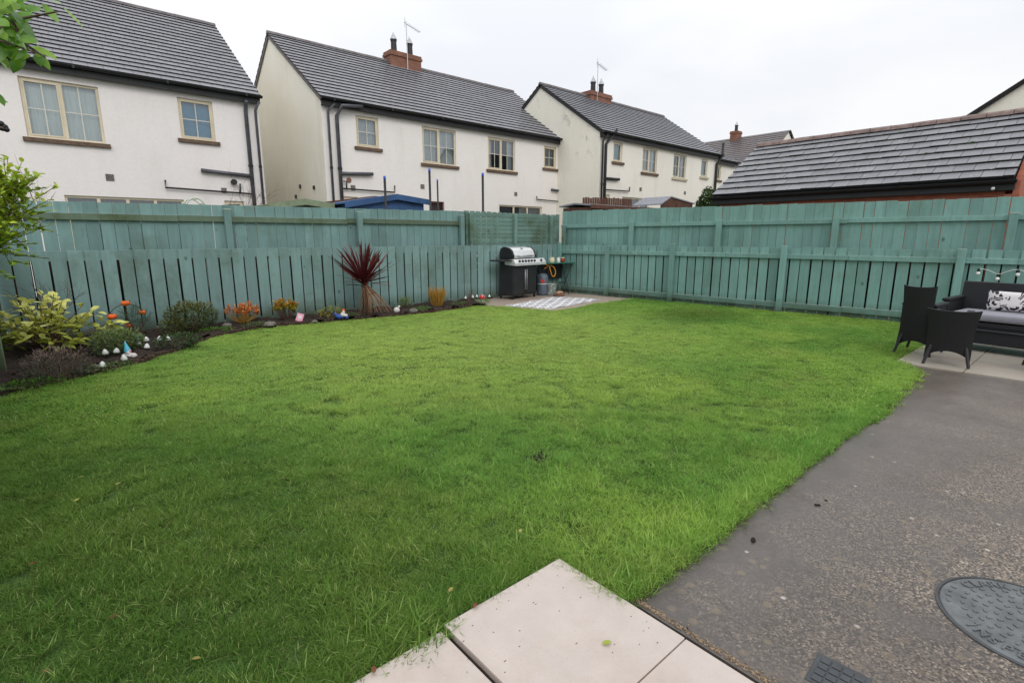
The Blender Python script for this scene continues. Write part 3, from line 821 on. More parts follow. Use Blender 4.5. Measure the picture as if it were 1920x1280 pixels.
def add_window(root, org, x0, x1, z0, z1, Y, panes, bars, curt, sill='sill_stone', frame='cream_frame', name='window', cb='cross'):
    fw = .055; yf = Y+.05
    m = MB()
    m.box(x0+.001, x1-.001, yf, yf+.05, z0+.001, z0+fw); m.box(x0+.001, x1-.001, yf, yf+.05, z1-fw, z1-.001)
    m.box(x0+.001, x0+fw, yf, yf+.05, z0+fw, z1-fw); m.box(x1-fw, x1-.001, yf, yf+.05, z0+fw, z1-fw)
    n = panes; inner = (x1-x0-2*fw)
    for k in range(1, n):
        c = x0+fw+inner*k/n; m.box(c-.035, c+.035, yf-.006, yf+.05, z0+fw, z1-fw)
    # opening casement of the first light stands proud
    xx1 = x0+fw+inner/n-(.035 if n > 1 else 0)
    e = .035
    if name == 'window':
        m.box(x0+fw, xx1, yf-.012, yf+.03, z0+fw, z0+fw+e); m.box(x0+fw, xx1, yf-.012, yf+.03, z1-fw-e, z1-fw)
        m.box(x0+fw, x0+fw+e, yf-.012, yf+.03, z0+fw+e, z1-fw-e); m.box(xx1-e, xx1, yf-.012, yf+.03, z0+fw+e, z1-fw-e)
    w = m.build(name, frame, root, org=org, bevel=.004)
    m = MB()
    for k in range(n):
        a = x0+fw+inner*k/n; b = x0+fw+inner*(k+1)/n
        if bars:
            c = (a+b)/2; m.box(c-.011, c+.011, yf+.014, yf+.020, z0+fw, z1-fw)
            h = z0+fw+(z1-z0-2*fw)*(.5 if cb == 'cross' else .5); m.box(a, c-.011, yf+.014, yf+.020, h-.011, h+.011); m.box(c+.011, b, yf+.014, yf+.020, h-.011, h+.011)
    if bars: m.build('glazing_bar', 'glaze_bar', w, org=org)
    m = MB(); m.quad([(x0+fw,yf+.024,z0+fw),(x1-fw,yf+.024,z0+fw),(x1-fw,yf+.024,z1-fw),(x0+fw,yf+.024,z1-fw)])
    m.build('pane', 'glass', w, org=org, fixn=False)
    m = MB()
    if curt == 'split':
        c = (x0+x1)/2; q = (x1-x0)
        m.quad([(x0,yf+.13,z0),(x0+q*.22,yf+.13,z0),(x0+q*.22,yf+.13,z1),(x0,yf+.13,z1)]); m.build('curtain', 'curt_grey', w, org=org)
        m = MB(); m.quad([(x1-q*.2,yf+.13,z0),(x1,yf+.13,z0),(x1,yf+.13,z1),(x1-q*.2,yf+.13,z1)])
        m.build('curtain', 'curt_grey', w, org=org)
    elif curt:
        s_ = 18; L = x1-x0
        for k in range(s_):
            a, b = x0+L*k/s_, x0+L*(k+1)/s_
            ya = yf+.12+.006*(k%2); yb = yf+.12+.006*((k+1)%2)
            m.quad([(a,ya,z0),(b,yb,z0),(b,yb,z1),(a,ya,z1)])
        m.build('curtain', curt, w, org=org)
    if sill:
        m = MB(); m.box(x0-.09, x1+.09, Y-.07, Y+.04, z0-.10, z0-.002); m.build('sill', sill, w, org=org, bevel=.008)
    return w

def roof(root, org, x0, x1, yf, ze, yr, zr, yb, n, mat, tw=.30, th=.042, name='roof', edge='tile_edge'):
    m = MB()
    for side in (0, 1):
        ya = yf if side == 0 else yb
        for k in range(n):
            a = k/n; b = (k+1)/n+.012
            p = Vector((0, ya+(yr-ya)*a, ze+(zr-ze)*a)); q = Vector((0, ya+(yr-ya)*min(1, b), ze+(zr-ze)*min(1, b)))
            nrm = Vector((0, -(zr-ze)*(1 if side == 0 else -1), abs(yr-ya))).normalized()
            lo = p+nrm*th; lob = p-nrm*.012
            hi = q+nrm*.003; 
            ny = 1
            uv = [(x0/tw, k+.02), (x1/tw, k+.02), (x1/tw, k+.98), (x0/tw, k+.98)]
            # split long rows so each tile edge wobbles a touch
            seg = max(1, int((x1-x0)/1.2)); prevdz = U(-.001,.001)
            for s_ in range(seg):
                xa = x0+(x1-x0)*s_/seg; xb = x0+(x1-x0)*(s_+1)/seg
                d0 = prevdz; d1 = U(-.0025,.0025); prevdz = d1
                m.quad([(xa,lo.y,lo.z+d0),(xb,lo.y,lo.z+d1),(xb,hi.y,hi.z),(xa,hi.y,hi.z)], 0, [(xa/tw,k+.02),(xb/tw,k+.02),(xb/tw,k+.98),(xa/tw,k+.98)])
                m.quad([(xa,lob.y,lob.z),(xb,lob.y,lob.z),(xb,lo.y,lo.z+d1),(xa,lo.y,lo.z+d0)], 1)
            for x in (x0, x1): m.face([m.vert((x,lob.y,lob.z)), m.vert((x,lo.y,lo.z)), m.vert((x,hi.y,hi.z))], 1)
        # underside / verge board
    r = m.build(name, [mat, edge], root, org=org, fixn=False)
    for x in (x0+.012, x1-.05):
        for ya in (yf, yb):
            m = MB()
            nrm = Vector((0, -(zr-ze)*(1 if ya == yf else -1), abs(yr-ya))).normalized()
            a = Vector((0, ya, ze))-nrm*.014; b = Vector((0, yr, zr))-nrm*.014
            a2 = a-nrm*.10; b2 = b-nrm*.10
            pts = [(a.y,a.z),(b.y,b.z),(b2.y,b2.z),(a2.y,a2.z)]
            m.prism(pts, 'x', x, x+.038)
            m.build('verge_board', 'ridge_grey' if mat != 'tile_blue' else 'dark_metal', r, org=org)
    return r
def ridge_tiles(root, org, x0, x1, y, z, mat, L=.45, r=.10):
    m = MB(); x = x0
    while x < x1-.05:
        e = min(x1, x+L-.008)
        pr = [(-r,-.075),(-r*.55,.0),(0,.035),(r*.55,0),(r,-.075)]
        d = U(-.004,.004)
        m.prism([(y+a, z+b+d) for a, b in pr], 'x', x, e); x += L
    m.build('ridge_tiles', mat, root, org=org)

def gutter(root, org, x0, x1, yf, ze, big=1.):
    m = MB(); m.box(x0, x1, yf-.0, yf+.05, ze-.24*big, ze-.02); m.build('fascia', 'black_plastic', root, org=org)
    m = MB()
    r = .068*big; prof = [(yf-.075+r*math.cos(a), ze-.03+r*math.sin(a)) for a in [PI+PI*k/8 for k in range(9)]]
    inn = [(yf-.075+(r-.008)*math.cos(a), ze-.03+(r-.008)*math.sin(a)) for a in [2*PI-PI*k/8 for k in range(9)]]
    m.prism(prof+inn, 'x', x0-.05, x1+.05)
    m.build('gutter', 'black_plastic', root, org=org)
    x = x0+.3
    while x < x1:
        m = MB(); m.box(x, x+.05, yf-.075-r-.006, yf-.001, ze-.03-r-.008, ze-.03); x += 1.9
        m.build('gutter_bracket', 'black_plastic', root, org=org)
def pipe(root, org, pts, r, mat='grey_pipe', name='drainpipe', clips=True):
    m = MB(); m.tube(pts, r, 10)
    o = m.build(name, mat, root, org=org, smooth=True)
    if clips:
        for a, b in zip(pts, pts[1:]):
            if abs(b[2]-a[2]) > 1.5:
                z = min(a[2], b[2])+1.95
                while z < max(a[2], b[2])-.3:
                    m = MB(); m.lathe([(r*1.25,0),(r*1.25,.07)], 10, (a[0], a[1], z)); z += 1.45
                    m.build('pipe_socket', 'black_plastic', o, org=org)
    return o
def PX(px, py, Y): return PV(px, py, Y)[0]
def PZ(px, py, Y): return PV(px, py, Y)[2]
def vent(root, org, px, py, Y, s=.14):
    x, _, z = PV(px, py, Y); m = MB()
    m.box(x-s/2, x+s/2, Y-.012, Y+.01, z-s/2, z+s/2)
    v = m.build('wall_vent', 'terracotta' if 0 else 'stone', root, org=org)
def chimney(root, org, x0, x1, y0, y1, z0, z1, pots, mast=None, mat='brick_chimney'):
    m = MB(); m.box(x0, x1, y0, y1, z0, z1-.18); m.box(x0-.04, x1+.04, y0-.04, y1+.04, z1-.18, z1-.09); m.box(x0-.015, x1+.015, y0-.015, y1+.015, z1-.09, z1)
    c = m.build('chimney', mat, root, org=org)
    for px, h in pots:
        m = MB(); m.lathe([(.13,0),(.12,.05),(.11,h),(.125,h),(.125,h+.04)], 14, (px, (y0+y1)/2, z1))
        p = m.build('chimney_pot', 'dark_metal', c, org=org, smooth=False)
        m = MB(); m.lathe([(.14,0),(.13,.03),(.03,.22),(.02,.27)], 14, (px, (y0+y1)/2, z1+h+.06)); m.build('cowl', 'galv', c, org=org)
    if mast:
        x, h = mast; y = (y0+y1)/2-.0; y = y0-.06
        m = MB(); m.tube([(x,y,z0+.1),(x,y,z1+h)], .018, 6)
        m.tube([(x-.1,y,z1+h-.06),(x+.62,y,z1+h-.26)], .011, 5)
        for k in range(9):
            q = k/8; m.tube([(x+.05+.55*q, y-.12, z1+h-.10-.15*q),(x+.05+.55*q, y+.12, z1+h-.10-.15*q)], .006, 4)
        m.tube([(x-.08,y-.02,z1+h-.25),(x-.05,y,z1+h+.12)], .010, 5)
        m.build('television_aerial', 'galv', c, org=org)
    return c

def house(name, label, x0, x1, Y, yb, ze, yr, zr, wall, gable, tiles, ncourse, wins, floor=-.05, tw=.3, rmat='ridge_grey', vo=.06):
    org = ((x0+x1)/2, Y, 0); root = thing(name, label, 'house', org)
    holes = [(w['x0'], w['x1'], w['z0'], w['z1']) for w in wins]
    m = MB(); wall_holes(m, x0, x1, floor, ze-.02, Y, holes)
    m.build('front_wall', wall, root, org=org, fixn=False)
    m = MB()
    for x in (x0, x1):
        m.face([m.vert(p) for p in ((x,Y+.0,floor),(x,yb,floor),(x,yb,ze-.02),(x,yr,zr-.05),(x,Y+.0,ze-.02))])
    m.quad([(x0,yb,floor),(x1,yb,floor),(x1,yb,ze-.02),(x0,yb,ze-.02)])
    m.build('gable_wall', gable, root, org=org, fixn=False)
    m = MB(); m.quad([(x0+.1,Y+1.2,floor),(x1-.1,Y+1.2,floor),(x1-.1,Y+1.2,ze-.1),(x0+.1,Y+1.2,ze-.1)])
    m.quad([(x0+.1,Y+.12,2.75),(x1-.1,Y+.12,2.75),(x1-.1,Y+1.2,2.75),(x0+.1,Y+1.2,2.75)])
    m.build('room_shell', 'interior', root, org=org)
    ov = .16
    sl = (zr-ze)/(yr-Y)
    roof(root, org, x0-vo, x1+vo, Y-ov, ze-ov*sl*.0-.02, yr, zr, yb+ov, ncourse, tiles, tw)
    ridge_tiles(root, org, x0-vo, x1+vo, yr, zr+.06, rmat)
    gutter(root, org, x0-.02, x1+.02, Y-ov-.03+.03, ze)
    m = MB(); m.box(x0, x1, Y-ov+.052, Y-.002, ze-.22, ze-.20); m.build('soffit', 'black_plastic', root, org=org)
    for w in wins:
        add_window(root, org, w['x0'], w['x1'], w['z0'], w['z1'], Y, w.get('n', 2), w.get('bars', True), w.get('c', 'curt_grey'), w.get('sill', 'sill_stone'), w.get('frame', 'cream_frame'), w.get('name', 'window'))
    return root, org
def W(Y, l, r, t, b, **k):
    d = dict(x0=PX(*l, Y), x1=PX(*r, Y), z1=PZ(*t, Y), z0=PZ(*b, Y)); d.update(k); return d

# house one (left)
Y1 = 17.2
w1 = [W(Y1, (42,200), (190,212), (109,153), (118,263), c='curt_white'),
      W(Y1, (336,222), (401,226), (366,187), (372,263), n=1, c='curt_blue'),
      W(Y1, (122,376), (345,378), (230,370), (230,383), z0=.3, n=4, bars=False, c='curt_dark', sill=None, name='patio_door'),
      W(Y1, (421,380), (457,380), (440,377), (440,383), z0=1.6, n=1, bars=False, c='curt_dark', sill=None)]
r1, o1 = house('rendered_house', 'pinkish white rendered house at far left with a big curtained window and a blue-blind window', -3.2, PX(484,220,Y1)+.02, Y1, 25.6, 5.42, 21.3, 8.42, 'wall_pink', 'gable_green', 'tile_grey', 20, w1)
yp = Y1-.08
xa = PX(462,240,Y1); xb = PX(480,240,Y1)
pipe(r1, o1, [(xa+.02,Y1-.22,5.22),(xa,Y1-.18,5.15),(xa,yp,4.95),(xa,yp,0)], .055)
pipe(r1, o1, [(xb+.10,Y1-.2,5.25),(xb,yp,5.0),(xb,yp,0)], .038)
pipe(r1, o1, [(PX(376,320,Y1),yp,PZ(376,320,Y1)),(xa,yp,PZ(470,331,Y1))], .055, clips=False)
pipe(r1, o1, [(PX(309,338,Y1),yp,PZ(309,338,Y1)),(PX(309,352,Y1),yp,PZ(309,352,Y1)),(xa,yp,PZ(470,364,Y1))], .024, 'black_plastic', 'waste_pipe', False)
pipe(r1, o1, [(PX(449,362,Y1),yp,PZ(449,362,Y1)),(PX(449,345,Y1),yp,PZ(449,345,Y1))], .022, 'black_plastic', 'waste_pipe', False)
vent(r1, o1, 206, 333, Y1, .17); vent(r1, o1, 420, 357, Y1, .14)
m = MB(); x, _, z = PV(437,342,Y1); m.lathe([(.06,0),(.06,.05)], 14); 
m = MB(); m.tube([(x,Y1,z),(x,Y1-.12,z)], .07, 14); m.tube([(x,Y1-.121,z),(x,Y1-.13,z)], .085, 14); m.build('flue', 'black_plastic', r1, org=o1)

# house two (centre)
Y2 = 16.04
w2 = [W(Y2, (668,247), (710,250), (688,219), (691,277), n=1, c='curt_grey'),
      W(Y2, (792,270), (855,278), (823,241), (824,309), c='curt_grey'),
      W(Y2, (915,287), (966,293), (940,260), (940,320), c='split'),
      W(Y2, (1020,294), (1043,297), (1031,275), (1031,316), n=1, c='curt_dark'),
      W(Y2, (936,388), (1016,390), (976,386), (976,392), z0=.35, n=3, bars=False, c='curt_dark', sill=None, name='patio_door'),
      W(Y2, (1044,391), (1057,391), (1050,390), (1050,395), z0=1.5, n=1, bars=False, c='curt_dark', sill=None),
      W(Y2, (806,382), (833,382), (820,378), (820,392), z0=.35, n=1, bars=False, c='curt_dark', sill=None, frame='brown_wood', name='back_door'),
      W(Y2, (644,371), (671,371), (657,369), (657,380), z0=1.5, n=1, bars=False, c='curt_dark', sill=None)]
r2, o2 = house('rendered_house', 'middle rendered house with four upstairs windows, directly behind the blue shed', PX(605,250,Y2), PX(1076,300,Y2), Y2, 24.2, 5.42, 20.12, 8.2, 'wall_white', 'gable_green', 'tile_grey', 18, w2)
yp = Y2-.08
xa = PX(616,260,Y2); xb = PX(632,260,Y2)
pipe(r2, o2, [(PX(622,190,Y2),Y2-.22,5.25),(xa,yp,5.05),(xa,yp,0)], .038)
pipe(r2, o2, [(PX(672,190,Y2),Y2-.24,5.30),(PX(634,193,Y2),Y2-.26,5.22),(xb,yp,4.95),(xb,yp,0)], .055)
pipe(r2, o2, [(PX(697,327,Y2),yp,PZ(697,327,Y2)),(xb,yp,PZ(637,326,Y2))], .055, clips=False)
pipe(r2, o2, [(xb,yp,PZ(645,354,Y2)),(PX(738,361,Y2),yp,PZ(738,361,Y2)),(PX(738,348,Y2),yp,PZ(738,348,Y2))], .024, 'black_plastic', 'waste_pipe', False)
pipe(r2, o2, [(PX(648,354,Y2),yp,PZ(648,354,Y2)),(PX(648,341,Y2),yp,PZ(648,341,Y2)),(PX(642,340,Y2),yp,PZ(642,340,Y2))], .022, 'black_plastic', 'waste_pipe', False)
xc = PX(1067,300,Y2); xd = PX(1073,300,Y2)
pipe(r2, o2, [(xc+.15,Y2-.22,6.0),(xc+.10,Y2-.26,5.3),(xc,yp,4.9),(xc,yp,0)], .055)
pipe(r2, o2, [(xd,Y2-.1,5.3),(xd,yp,5.0),(xd,yp,0)], .035)
pipe(r2, o2, [(PX(1032,356,Y2),yp,PZ(1032,356,Y2)),(xc,yp,PZ(1066,361,Y2))], .05, clips=False)
pipe(r2, o2, [(PX(1004,368,Y2),yp,PZ(1004,368,Y2)),(PX(1004,374,Y2),yp,PZ(1004,374,Y2)),(xc,yp,PZ(1066,380,Y2))], .022, 'black_plastic', 'waste_pipe', False)
for q in ((792,350), (967,364), (662,352)): vent(r2, o2, *q, Y2, .15)
m = MB(); x, _, z = PV(654,338,Y2); m.tube([(x,Y2+.01,z),(x,Y2-.02,z)], .08, 14); m.build('flue', 'terracotta', r2, org=o2)
x = PX(605,250,Y2)
for q in ((564,350), (556,369), (590,352)):
    m = MB(); c = PU(*q, x); m.box(x-.05, x-.001, c[1]-.04, c[1]+.04, c[2]-.06, c[2]+.06); m.build('wall_fitting', 'dark_metal', r2, org=o2)
yc = 20.12; xl = PX(724,110,yc); xr = PX(785,120,yc)
zt = PZ(755,100,yc-.2)
chimney(r2, o2, xl+.05, xr-.05, yc-.28, yc+.28, 7.6, zt, [(PX(738,80,yc),.42), (PX(768,88,yc),.42)], (PX(755,90,yc),1.15))

# house three (right of centre)
Y3 = 13.77
w3 = [W(Y3, (1150,285), (1167,287), (1158,266.5), (1158,304), n=1, bars=False, c='curt_teal'),
      W(Y3, (1204.5,300), (1232,303), (1218,278), (1218,324.5), c='curt_grey'),
      W(Y3, (1262.5,310), (1286.5,315), (1274,290), (1274,334.5), c='split', sill='pale_sill', frame='pale_frame'),
      W(Y3, (1314.5,315), (1326.5,316), (1320,298.5), (1320,332), n=1, bars=False, c='curt_teal', sill='pale_sill', frame='pale_frame'),
      W(Y3, (1167,372), (1217,375), (1192,371), (1192,380), z0=.35, n=3, bars=False, c='curt_dark', sill=None, name='patio_door'),
      W(Y3, (1134,368), (1143,368), (1138,365), (1138,372), z0=1.5, n=1, bars=False, c='curt_dark', sill=None)]
r3, o3 = house('rendered_house', 'cream rendered house with mould spots on its gable, right of the middle house', PX(1124.5,260,Y3), PX(1346,300,Y3), Y3, 20.5, 5.42, 17.1, 7.75, 'wall_cream', 'gable_mould', 'tile_blue', 17, w3)
yp = Y3-.08
xa = PX(1127,290,Y3); xb = PX(1133,290,Y3)
pipe(r3, o3, [(PX(1132,250,Y3),Y3-.22,5.3),(xa,yp,5.05),(xa,yp,0)], .035, 'black_plastic')
pipe(r3, o3, [(PX(1148,242,Y3),Y3-.24,5.5),(xb,yp,4.95),(xb,yp,0)], .055, 'black_plastic')
pipe(r3, o3, [(PX(1158,337,Y3),yp,PZ(1158,337,Y3)),(xb,yp,PZ(1133,335,Y3))], .055, 'black_plastic', clips=False)
pipe(r3, o3, [(xb,yp,PZ(1134,356,Y3)),(PX(1177,359,Y3),yp,PZ(1177,359,Y3)),(PX(1178,351,Y3),yp,PZ(1178,351,Y3))], .024, 'black_plastic', 'waste_pipe', False)
xc = PX(1341,310,Y3)
pipe(r3, o3, [(PX(1348,276,Y3),Y3-.22,5.95),(PX(1346,292,Y3),Y3-.24,5.35),(xc,yp,4.95),(xc,yp,0)], .06, 'black_plastic')
pipe(r3, o3, [(PX(1318,356,Y3),yp,PZ(1318,356,Y3)),(xc,yp,PZ(1340,358,Y3))], .055, 'black_plastic', clips=False)
for q in ((1201,355), (1284,362)): vent(r3, o3, *q, Y3, .15)
yc = 17.1; xl = PX(1099,180,yc); xr = PX(1138,185,yc)
chimney(r3, o3, xl, xr, yc-.28, yc+.28, 7.2, PZ(1118,173,yc-.2), [(PX(1112,165,yc),.40), (PX(1127,168,yc),.40)], (PX(1109.5,165,yc),1.25))

# house four, half hidden behind house three
Y4 = 14.5
w4 = [W(Y4, (1345,325), (1351.5,326), (1348,311), (1348,338), n=1, bars=False, c='curt_dark')]
r4, o4 = house('rendered_house', 'cream house corner showing between the third house and the brick garage roof', 26.4, PX(1378,320,Y4), Y4, 21.5, 5.42, 18.0, 7.5, 'wall_cream', 'gable_mould', 'tile_blue', 17, w4)
# distant brown-roofed house
XD = 40.
d1 = PU(1490,243,XD); d0 = PU(1332,264,XD)
rD = thing('distant_house', 'far house with a brown ridge roof and one brick chimney, behind the garage', 'house', (XD,(d0[1]+d1[1])/2,0))
oD = (XD,(d0[1]+d1[1])/2,0)
m = MB(); ya, yb_ = d1[1]+.25, d0[1]+1
m.T = None
for sgn in (-1, 1):
    for k in range(20):
        a, b = k/20, (k+1)/20
        X0, X1 = XD+sgn*4.6*(1-a), XD+sgn*4.6*(1-b); z0, z1 = 5.4+3.35*a, 5.4+3.35*b
        m.quad([(X0,ya,z0+.03),(X0,yb_,z0+.03),(X1,yb_,z1),(X1,ya,z1)], 0, [(ya/.3,k),(yb_/.3,k),(yb_/.3,k+.98),(ya/.3,k+.98)])
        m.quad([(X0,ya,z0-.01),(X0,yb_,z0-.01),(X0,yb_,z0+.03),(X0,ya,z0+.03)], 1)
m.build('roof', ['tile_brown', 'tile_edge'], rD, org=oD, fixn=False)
m = MB()
for y in (ya+.15, yb_-.15): m.face([m.vert(p) for p in ((XD-4.4,y,-.05),(XD+4.4,y,-.05),(XD+4.4,y,5.4),(XD,y,8.65),(XD-4.4,y,5.4))])
m.quad([(XD-4.4,ya+.15,-.05),(XD-4.4,yb_-.15,-.05),(XD-4.4,yb_-.15,5.4),(XD-4.4,ya+.15,5.4)])
m.build('wall', 'wall_cream', rD, org=oD, fixn=False)
c = PU(1380,250,XD)
chimney(rD, oD, XD-.35, XD+.35, c[1]-.28, c[1]+.28, 8.0, PU(1380,247,XD)[2], [(XD,.38)])
# cream gable house at the right edge
XG = 22.
g0 = PU(1828,216,XG); g1 = PU(1920,158,XG)
slp = (g1[2]-g0[2])/(g0[1]-g1[1])
yE = g0[1]+.9; zE = g0[2]-.9*slp; yR = yE-4.4; zR = zE+4.4*slp; yE2 = yR-4.4
rG = thing('gable_house', 'cream gable with dark verge rising above the garage ridge at top right', 'house', (XG,yR,0)); oG = (XG,yR,0)
m = MB()
for x in (XG, XG+9): m.face([m.vert(p) for p in ((x,yE,-.05),(x,yE2,-.05),(x,yE2,zE),(x,yR,zR),(x,yE,zE))])
m.quad([(XG,yE,-.05),(XG+9,yE,-.05),(XG+9,yE,zE),(XG,yE,zE)])
m.build('wall', 'gable_mould', rG, org=oG, fixn=False)
m = MB(); 
for ya_, s_ in ((yE+.15, 1), (yE2-.15, -1)):
    m.prism([(ya_, zE-.15*slp),(yR, zR),(yR, zR+.14),(ya_, zE-.15*slp+.14)], 'x', XG-.12, XG+9.1)
m.build('roof', 'tile_edge', rG, org=oG)

# ------------------------------------------------------------------ brick garage
XE, ZE = 13.9, 2.485; XR, ZR = 16.35, 4.03; YA, YB = 1.45, 7.52
rg = thing('brick_garage', 'low red brick garage with grey interlocking tile roof behind the right fence', 'garage', (XR,(YA+YB)/2,0)); og = (XR,(YA+YB)/2,0)
m = MB(); m.box(XE+.22, 2*XR-XE-.22, YA+.12, YB-.12, -.05, ZE-.08)
m.face([m.vert(p) for p in ((XE+.22,YA+.12,ZE-.081),(2*XR-XE-.22,YA+.12,ZE-.081),(XR,YA+.12,ZR-.06))])
m.face([m.vert(p) for p in ((XE+.22,YB-.12,ZE-.081),(2*XR-XE-.22,YB-.12,ZE-.081),(XR,YB-.12,ZR-.06))])
m.build('wall', 'brick_red', rg, org=og, fixn=False)
m = MB(); n = 9; tw = .33
for sgn in (1, -1):
    xe = XE if sgn == 1 else 2*XR-XE
    nrm = Vector((-(ZR-ZE)*sgn, 0, XR-XE)).normalized()
    for k in range(n):
        a, b = k/n, min(1, (k+1)/n+.03)
        p = Vector((xe+(XR-xe)*a, 0, ZE+(ZR-ZE)*a)); q = Vector((xe+(XR-xe)*b, 0, ZE+(ZR-ZE)*b))
        hi = q+nrm*.006; y = YA+(tw*.5 if k % 2 else 0)-tw*.5
        while y < YB:
            ya_ = max(YA, y); yb2 = min(YB, y+tw-.007); y += tw
            if yb2 <= ya_: continue
            lift = U(.046,.056); lo = p+nrm*lift; lob = p-nrm*.012; tl = U(-.006,.006)
            uvx = random.randint(0, 60)+.08
            m.quad([(lo.x,ya_,lo.z),(lo.x,yb2,lo.z+tl),(hi.x,yb2,hi.z+tl*.3),(hi.x,ya_,hi.z)], 0, [(uvx,k*2+.1),(uvx+.8,k*2+.1),(uvx+.8,k*2+.9),(uvx,k*2+.9)])
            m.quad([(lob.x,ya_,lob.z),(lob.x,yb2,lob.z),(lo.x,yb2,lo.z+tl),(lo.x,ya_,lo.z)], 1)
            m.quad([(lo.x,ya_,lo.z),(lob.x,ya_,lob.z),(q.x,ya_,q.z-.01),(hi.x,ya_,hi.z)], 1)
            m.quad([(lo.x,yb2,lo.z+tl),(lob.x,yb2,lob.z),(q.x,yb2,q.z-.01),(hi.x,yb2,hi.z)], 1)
    m.quad([(xe+.04*sgn,YA,ZE-.02),(xe+.04*sgn,YB,ZE-.02),(XR,YB,ZR-.02),(XR,YA,ZR-.02)], 1)
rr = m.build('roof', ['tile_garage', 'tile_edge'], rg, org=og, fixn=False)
m = MB(); y = YA
while y < YB-.05:
    e = min(YB, y+.45-.012); d = U(-.004,.006); r_ = .115
    m.prism([(XR+a, ZR+.075+b+d) for a, b in ((-r_,-.085),(-r_*.8,-.02),(-r_*.35,.025),(r_*.35,.025),(r_*.8,-.02),(r_,-.085))], 'y', y, e); y += .45
m.build('ridge_tiles', 'ridge_pink', rr, org=og)
m = MB(); m.box(XE+.06, XE+.10, YA-.02, YB+.02, ZE-.225, ZE-.03); m.build('fascia', 'black_plastic', rg, org=og)
m = MB(); r_ = .075
prof = [(XE-.02+r_*math.cos(a), ZE-.035+r_*math.sin(a)) for a in [PI+PI*k/8 for k in range(9)]]
inn = [(XE-.02+(r_-.008)*math.cos(a), ZE-.035+(r_-.008)*math.sin(a)) for a in [2*PI-PI*k/8 for k in range(9)]]
m.prism(prof+inn, 'y', YA-.05, YB+.05); m.build('gutter', 'black_plastic', rg, org=og)
m = MB(); m.box(XE+.101, XE+.219, YA+.12, YB-.12, ZE-.225, ZE-.21); m.build('soffit', 'black_plastic', rg, org=og)
# corbelled gable shoulder and security light
m = MB(); m.box(XE+.10, XE+.9, YA-.10, YA+.119, -.05, ZE-.30)
m.prism([(XE+.10,ZE-.30),(XE+.9,ZE-.30),(2*XR-XE-.1,ZE-.1),(XR,ZR+.02),(XE+.16,ZE-.05)], 'y', YA-.09, YA-.002)
m.build('gable_shoulder', 'brick_red', rg, org=og)
c = PU(1863,351,XE+.02)
m = MB(); m.ball((XE-.02,c[1],ZE-.19), .032, 12); m.box(XE-.02,XE+.06,c[1]-.02,c[1]+.02,ZE-.19,ZE-.16); m.build('security_light', 'white_plastic', rg, org=og)
# moss tufts on the roof
m = MB()
for _ in range(46):
    k = random.randint(1, 8)/9; p = Vector((XE+(XR-XE)*k, U(YA+.2,YB-.2), ZE+(ZR-ZE)*k+.03)); r_ = U(.015,.045)
    m.ball(p, r_, 7, sq=(1,1.5,.7))
m.build('roof_moss', 'leaf_dark', rr, org=og)['kind'] = 'stuff'

# ------------------------------------------------------------------ sheds and things behind the fence
def gable_shed(name, label, xl, xm, xr, zl, zm, zr_, y0, y1, wall, rf, org=None, th=.035, lap=True):
    c = thing(name, label, 'shed', ((xl+xr)/2, y0, 0)); o = ((xl+xr)/2, y0, 0)
    m = MB(); m.face([m.vert(p) for p in ((xl+.12,y0+.1,-.05),(xr-.12,y0+.1,-.05),(xr-.12,y0+.1,zr_-.0),(xm,y0+.1,zm-.03),(xl+.12,y0+.1,zl-.0))])
    m.face([m.vert(p) for p in ((xl+.12,y1-.1,-.05),(xr-.12,y1-.1,-.05),(xr-.12,y1-.1,zr_),(xm,y1-.1,zm-.03),(xl+.12,y1-.1,zl))])
    m.quad([(xl+.12,y0+.1,-.05),(xl+.12,y1-.1,-.05),(xl+.12,y1-.1,zl),(xl+.12,y0+.1,zl)]); m.quad([(xr-.12,y0+.1,-.05),(xr-.12,y1-.1,-.05),(xr-.12,y1-.1,zr_),(xr-.12,y0+.1,zr_)])
    if lap:
        z = .1
        while z < min(zl, zr_)-.05: m.box(xl+.13, xr-.13, y0+.085, y0+.098, z, z+.10); z += .12
    m.build('wall', wall, c, org=o, fixn=False)
    m = MB(); m.prism([(xl,zl),(xm,zm),(xr,zr_),(xr,zr_+th),(xm,zm+th),(xl,zl+th)], 'x' if 0 else 'y', y0, y1); m.build('roof', rf, c, org=o)
    m = MB(); m.prism([(xl-.02,zl-.09),(xm,zm-.09),(xr+.02,zr_-.09),(xr+.02,zr_+th+.004),(xm,zm+th+.004),(xl-.02,zl+th+.004)], 'y', y0-.025, y0-.002); m.build('bargeboard', wall, c, org=o)
    return c
def pz(px, py, Y): q = PV(px, py, Y); return q[0], q[2]
a, b, c_ = pz(505,385,11.8), pz(572,376,11.8), pz(625,385,11.8)
gable_shed('garden_shed', 'shed with a pale green felt roof peeping over the fence, left of the blue shed', a[0], b[0], c_[0], a[1], b[1], c_[1], 11.8, 14.2, 'green_felt', 'green_felt', lap=False)
a, b, c_ = pz(664,379,11.3), pz(744,367,11.3), pz(806,378,11.3)
gable_shed('garden_shed', 'bright blue painted shed gable behind the tall left fence', a[0]-.2, b[0], c_[0], a[1]-.04, b[1], c_[1], 11.3, 13.5, 'blue_paint', 'blue_paint')
a, b, c_ = pz(612,381,12.6), pz(735,366,12.6), pz(790,372,12.6)
gable_shed('garden_shed', 'brown shed roof edge between the green-roofed and the blue shed', a[0], b[0], c_[0], a[1], b[1], c_[1], 13.6, 15.0, 'brown_wood', 'brown_wood', lap=False)
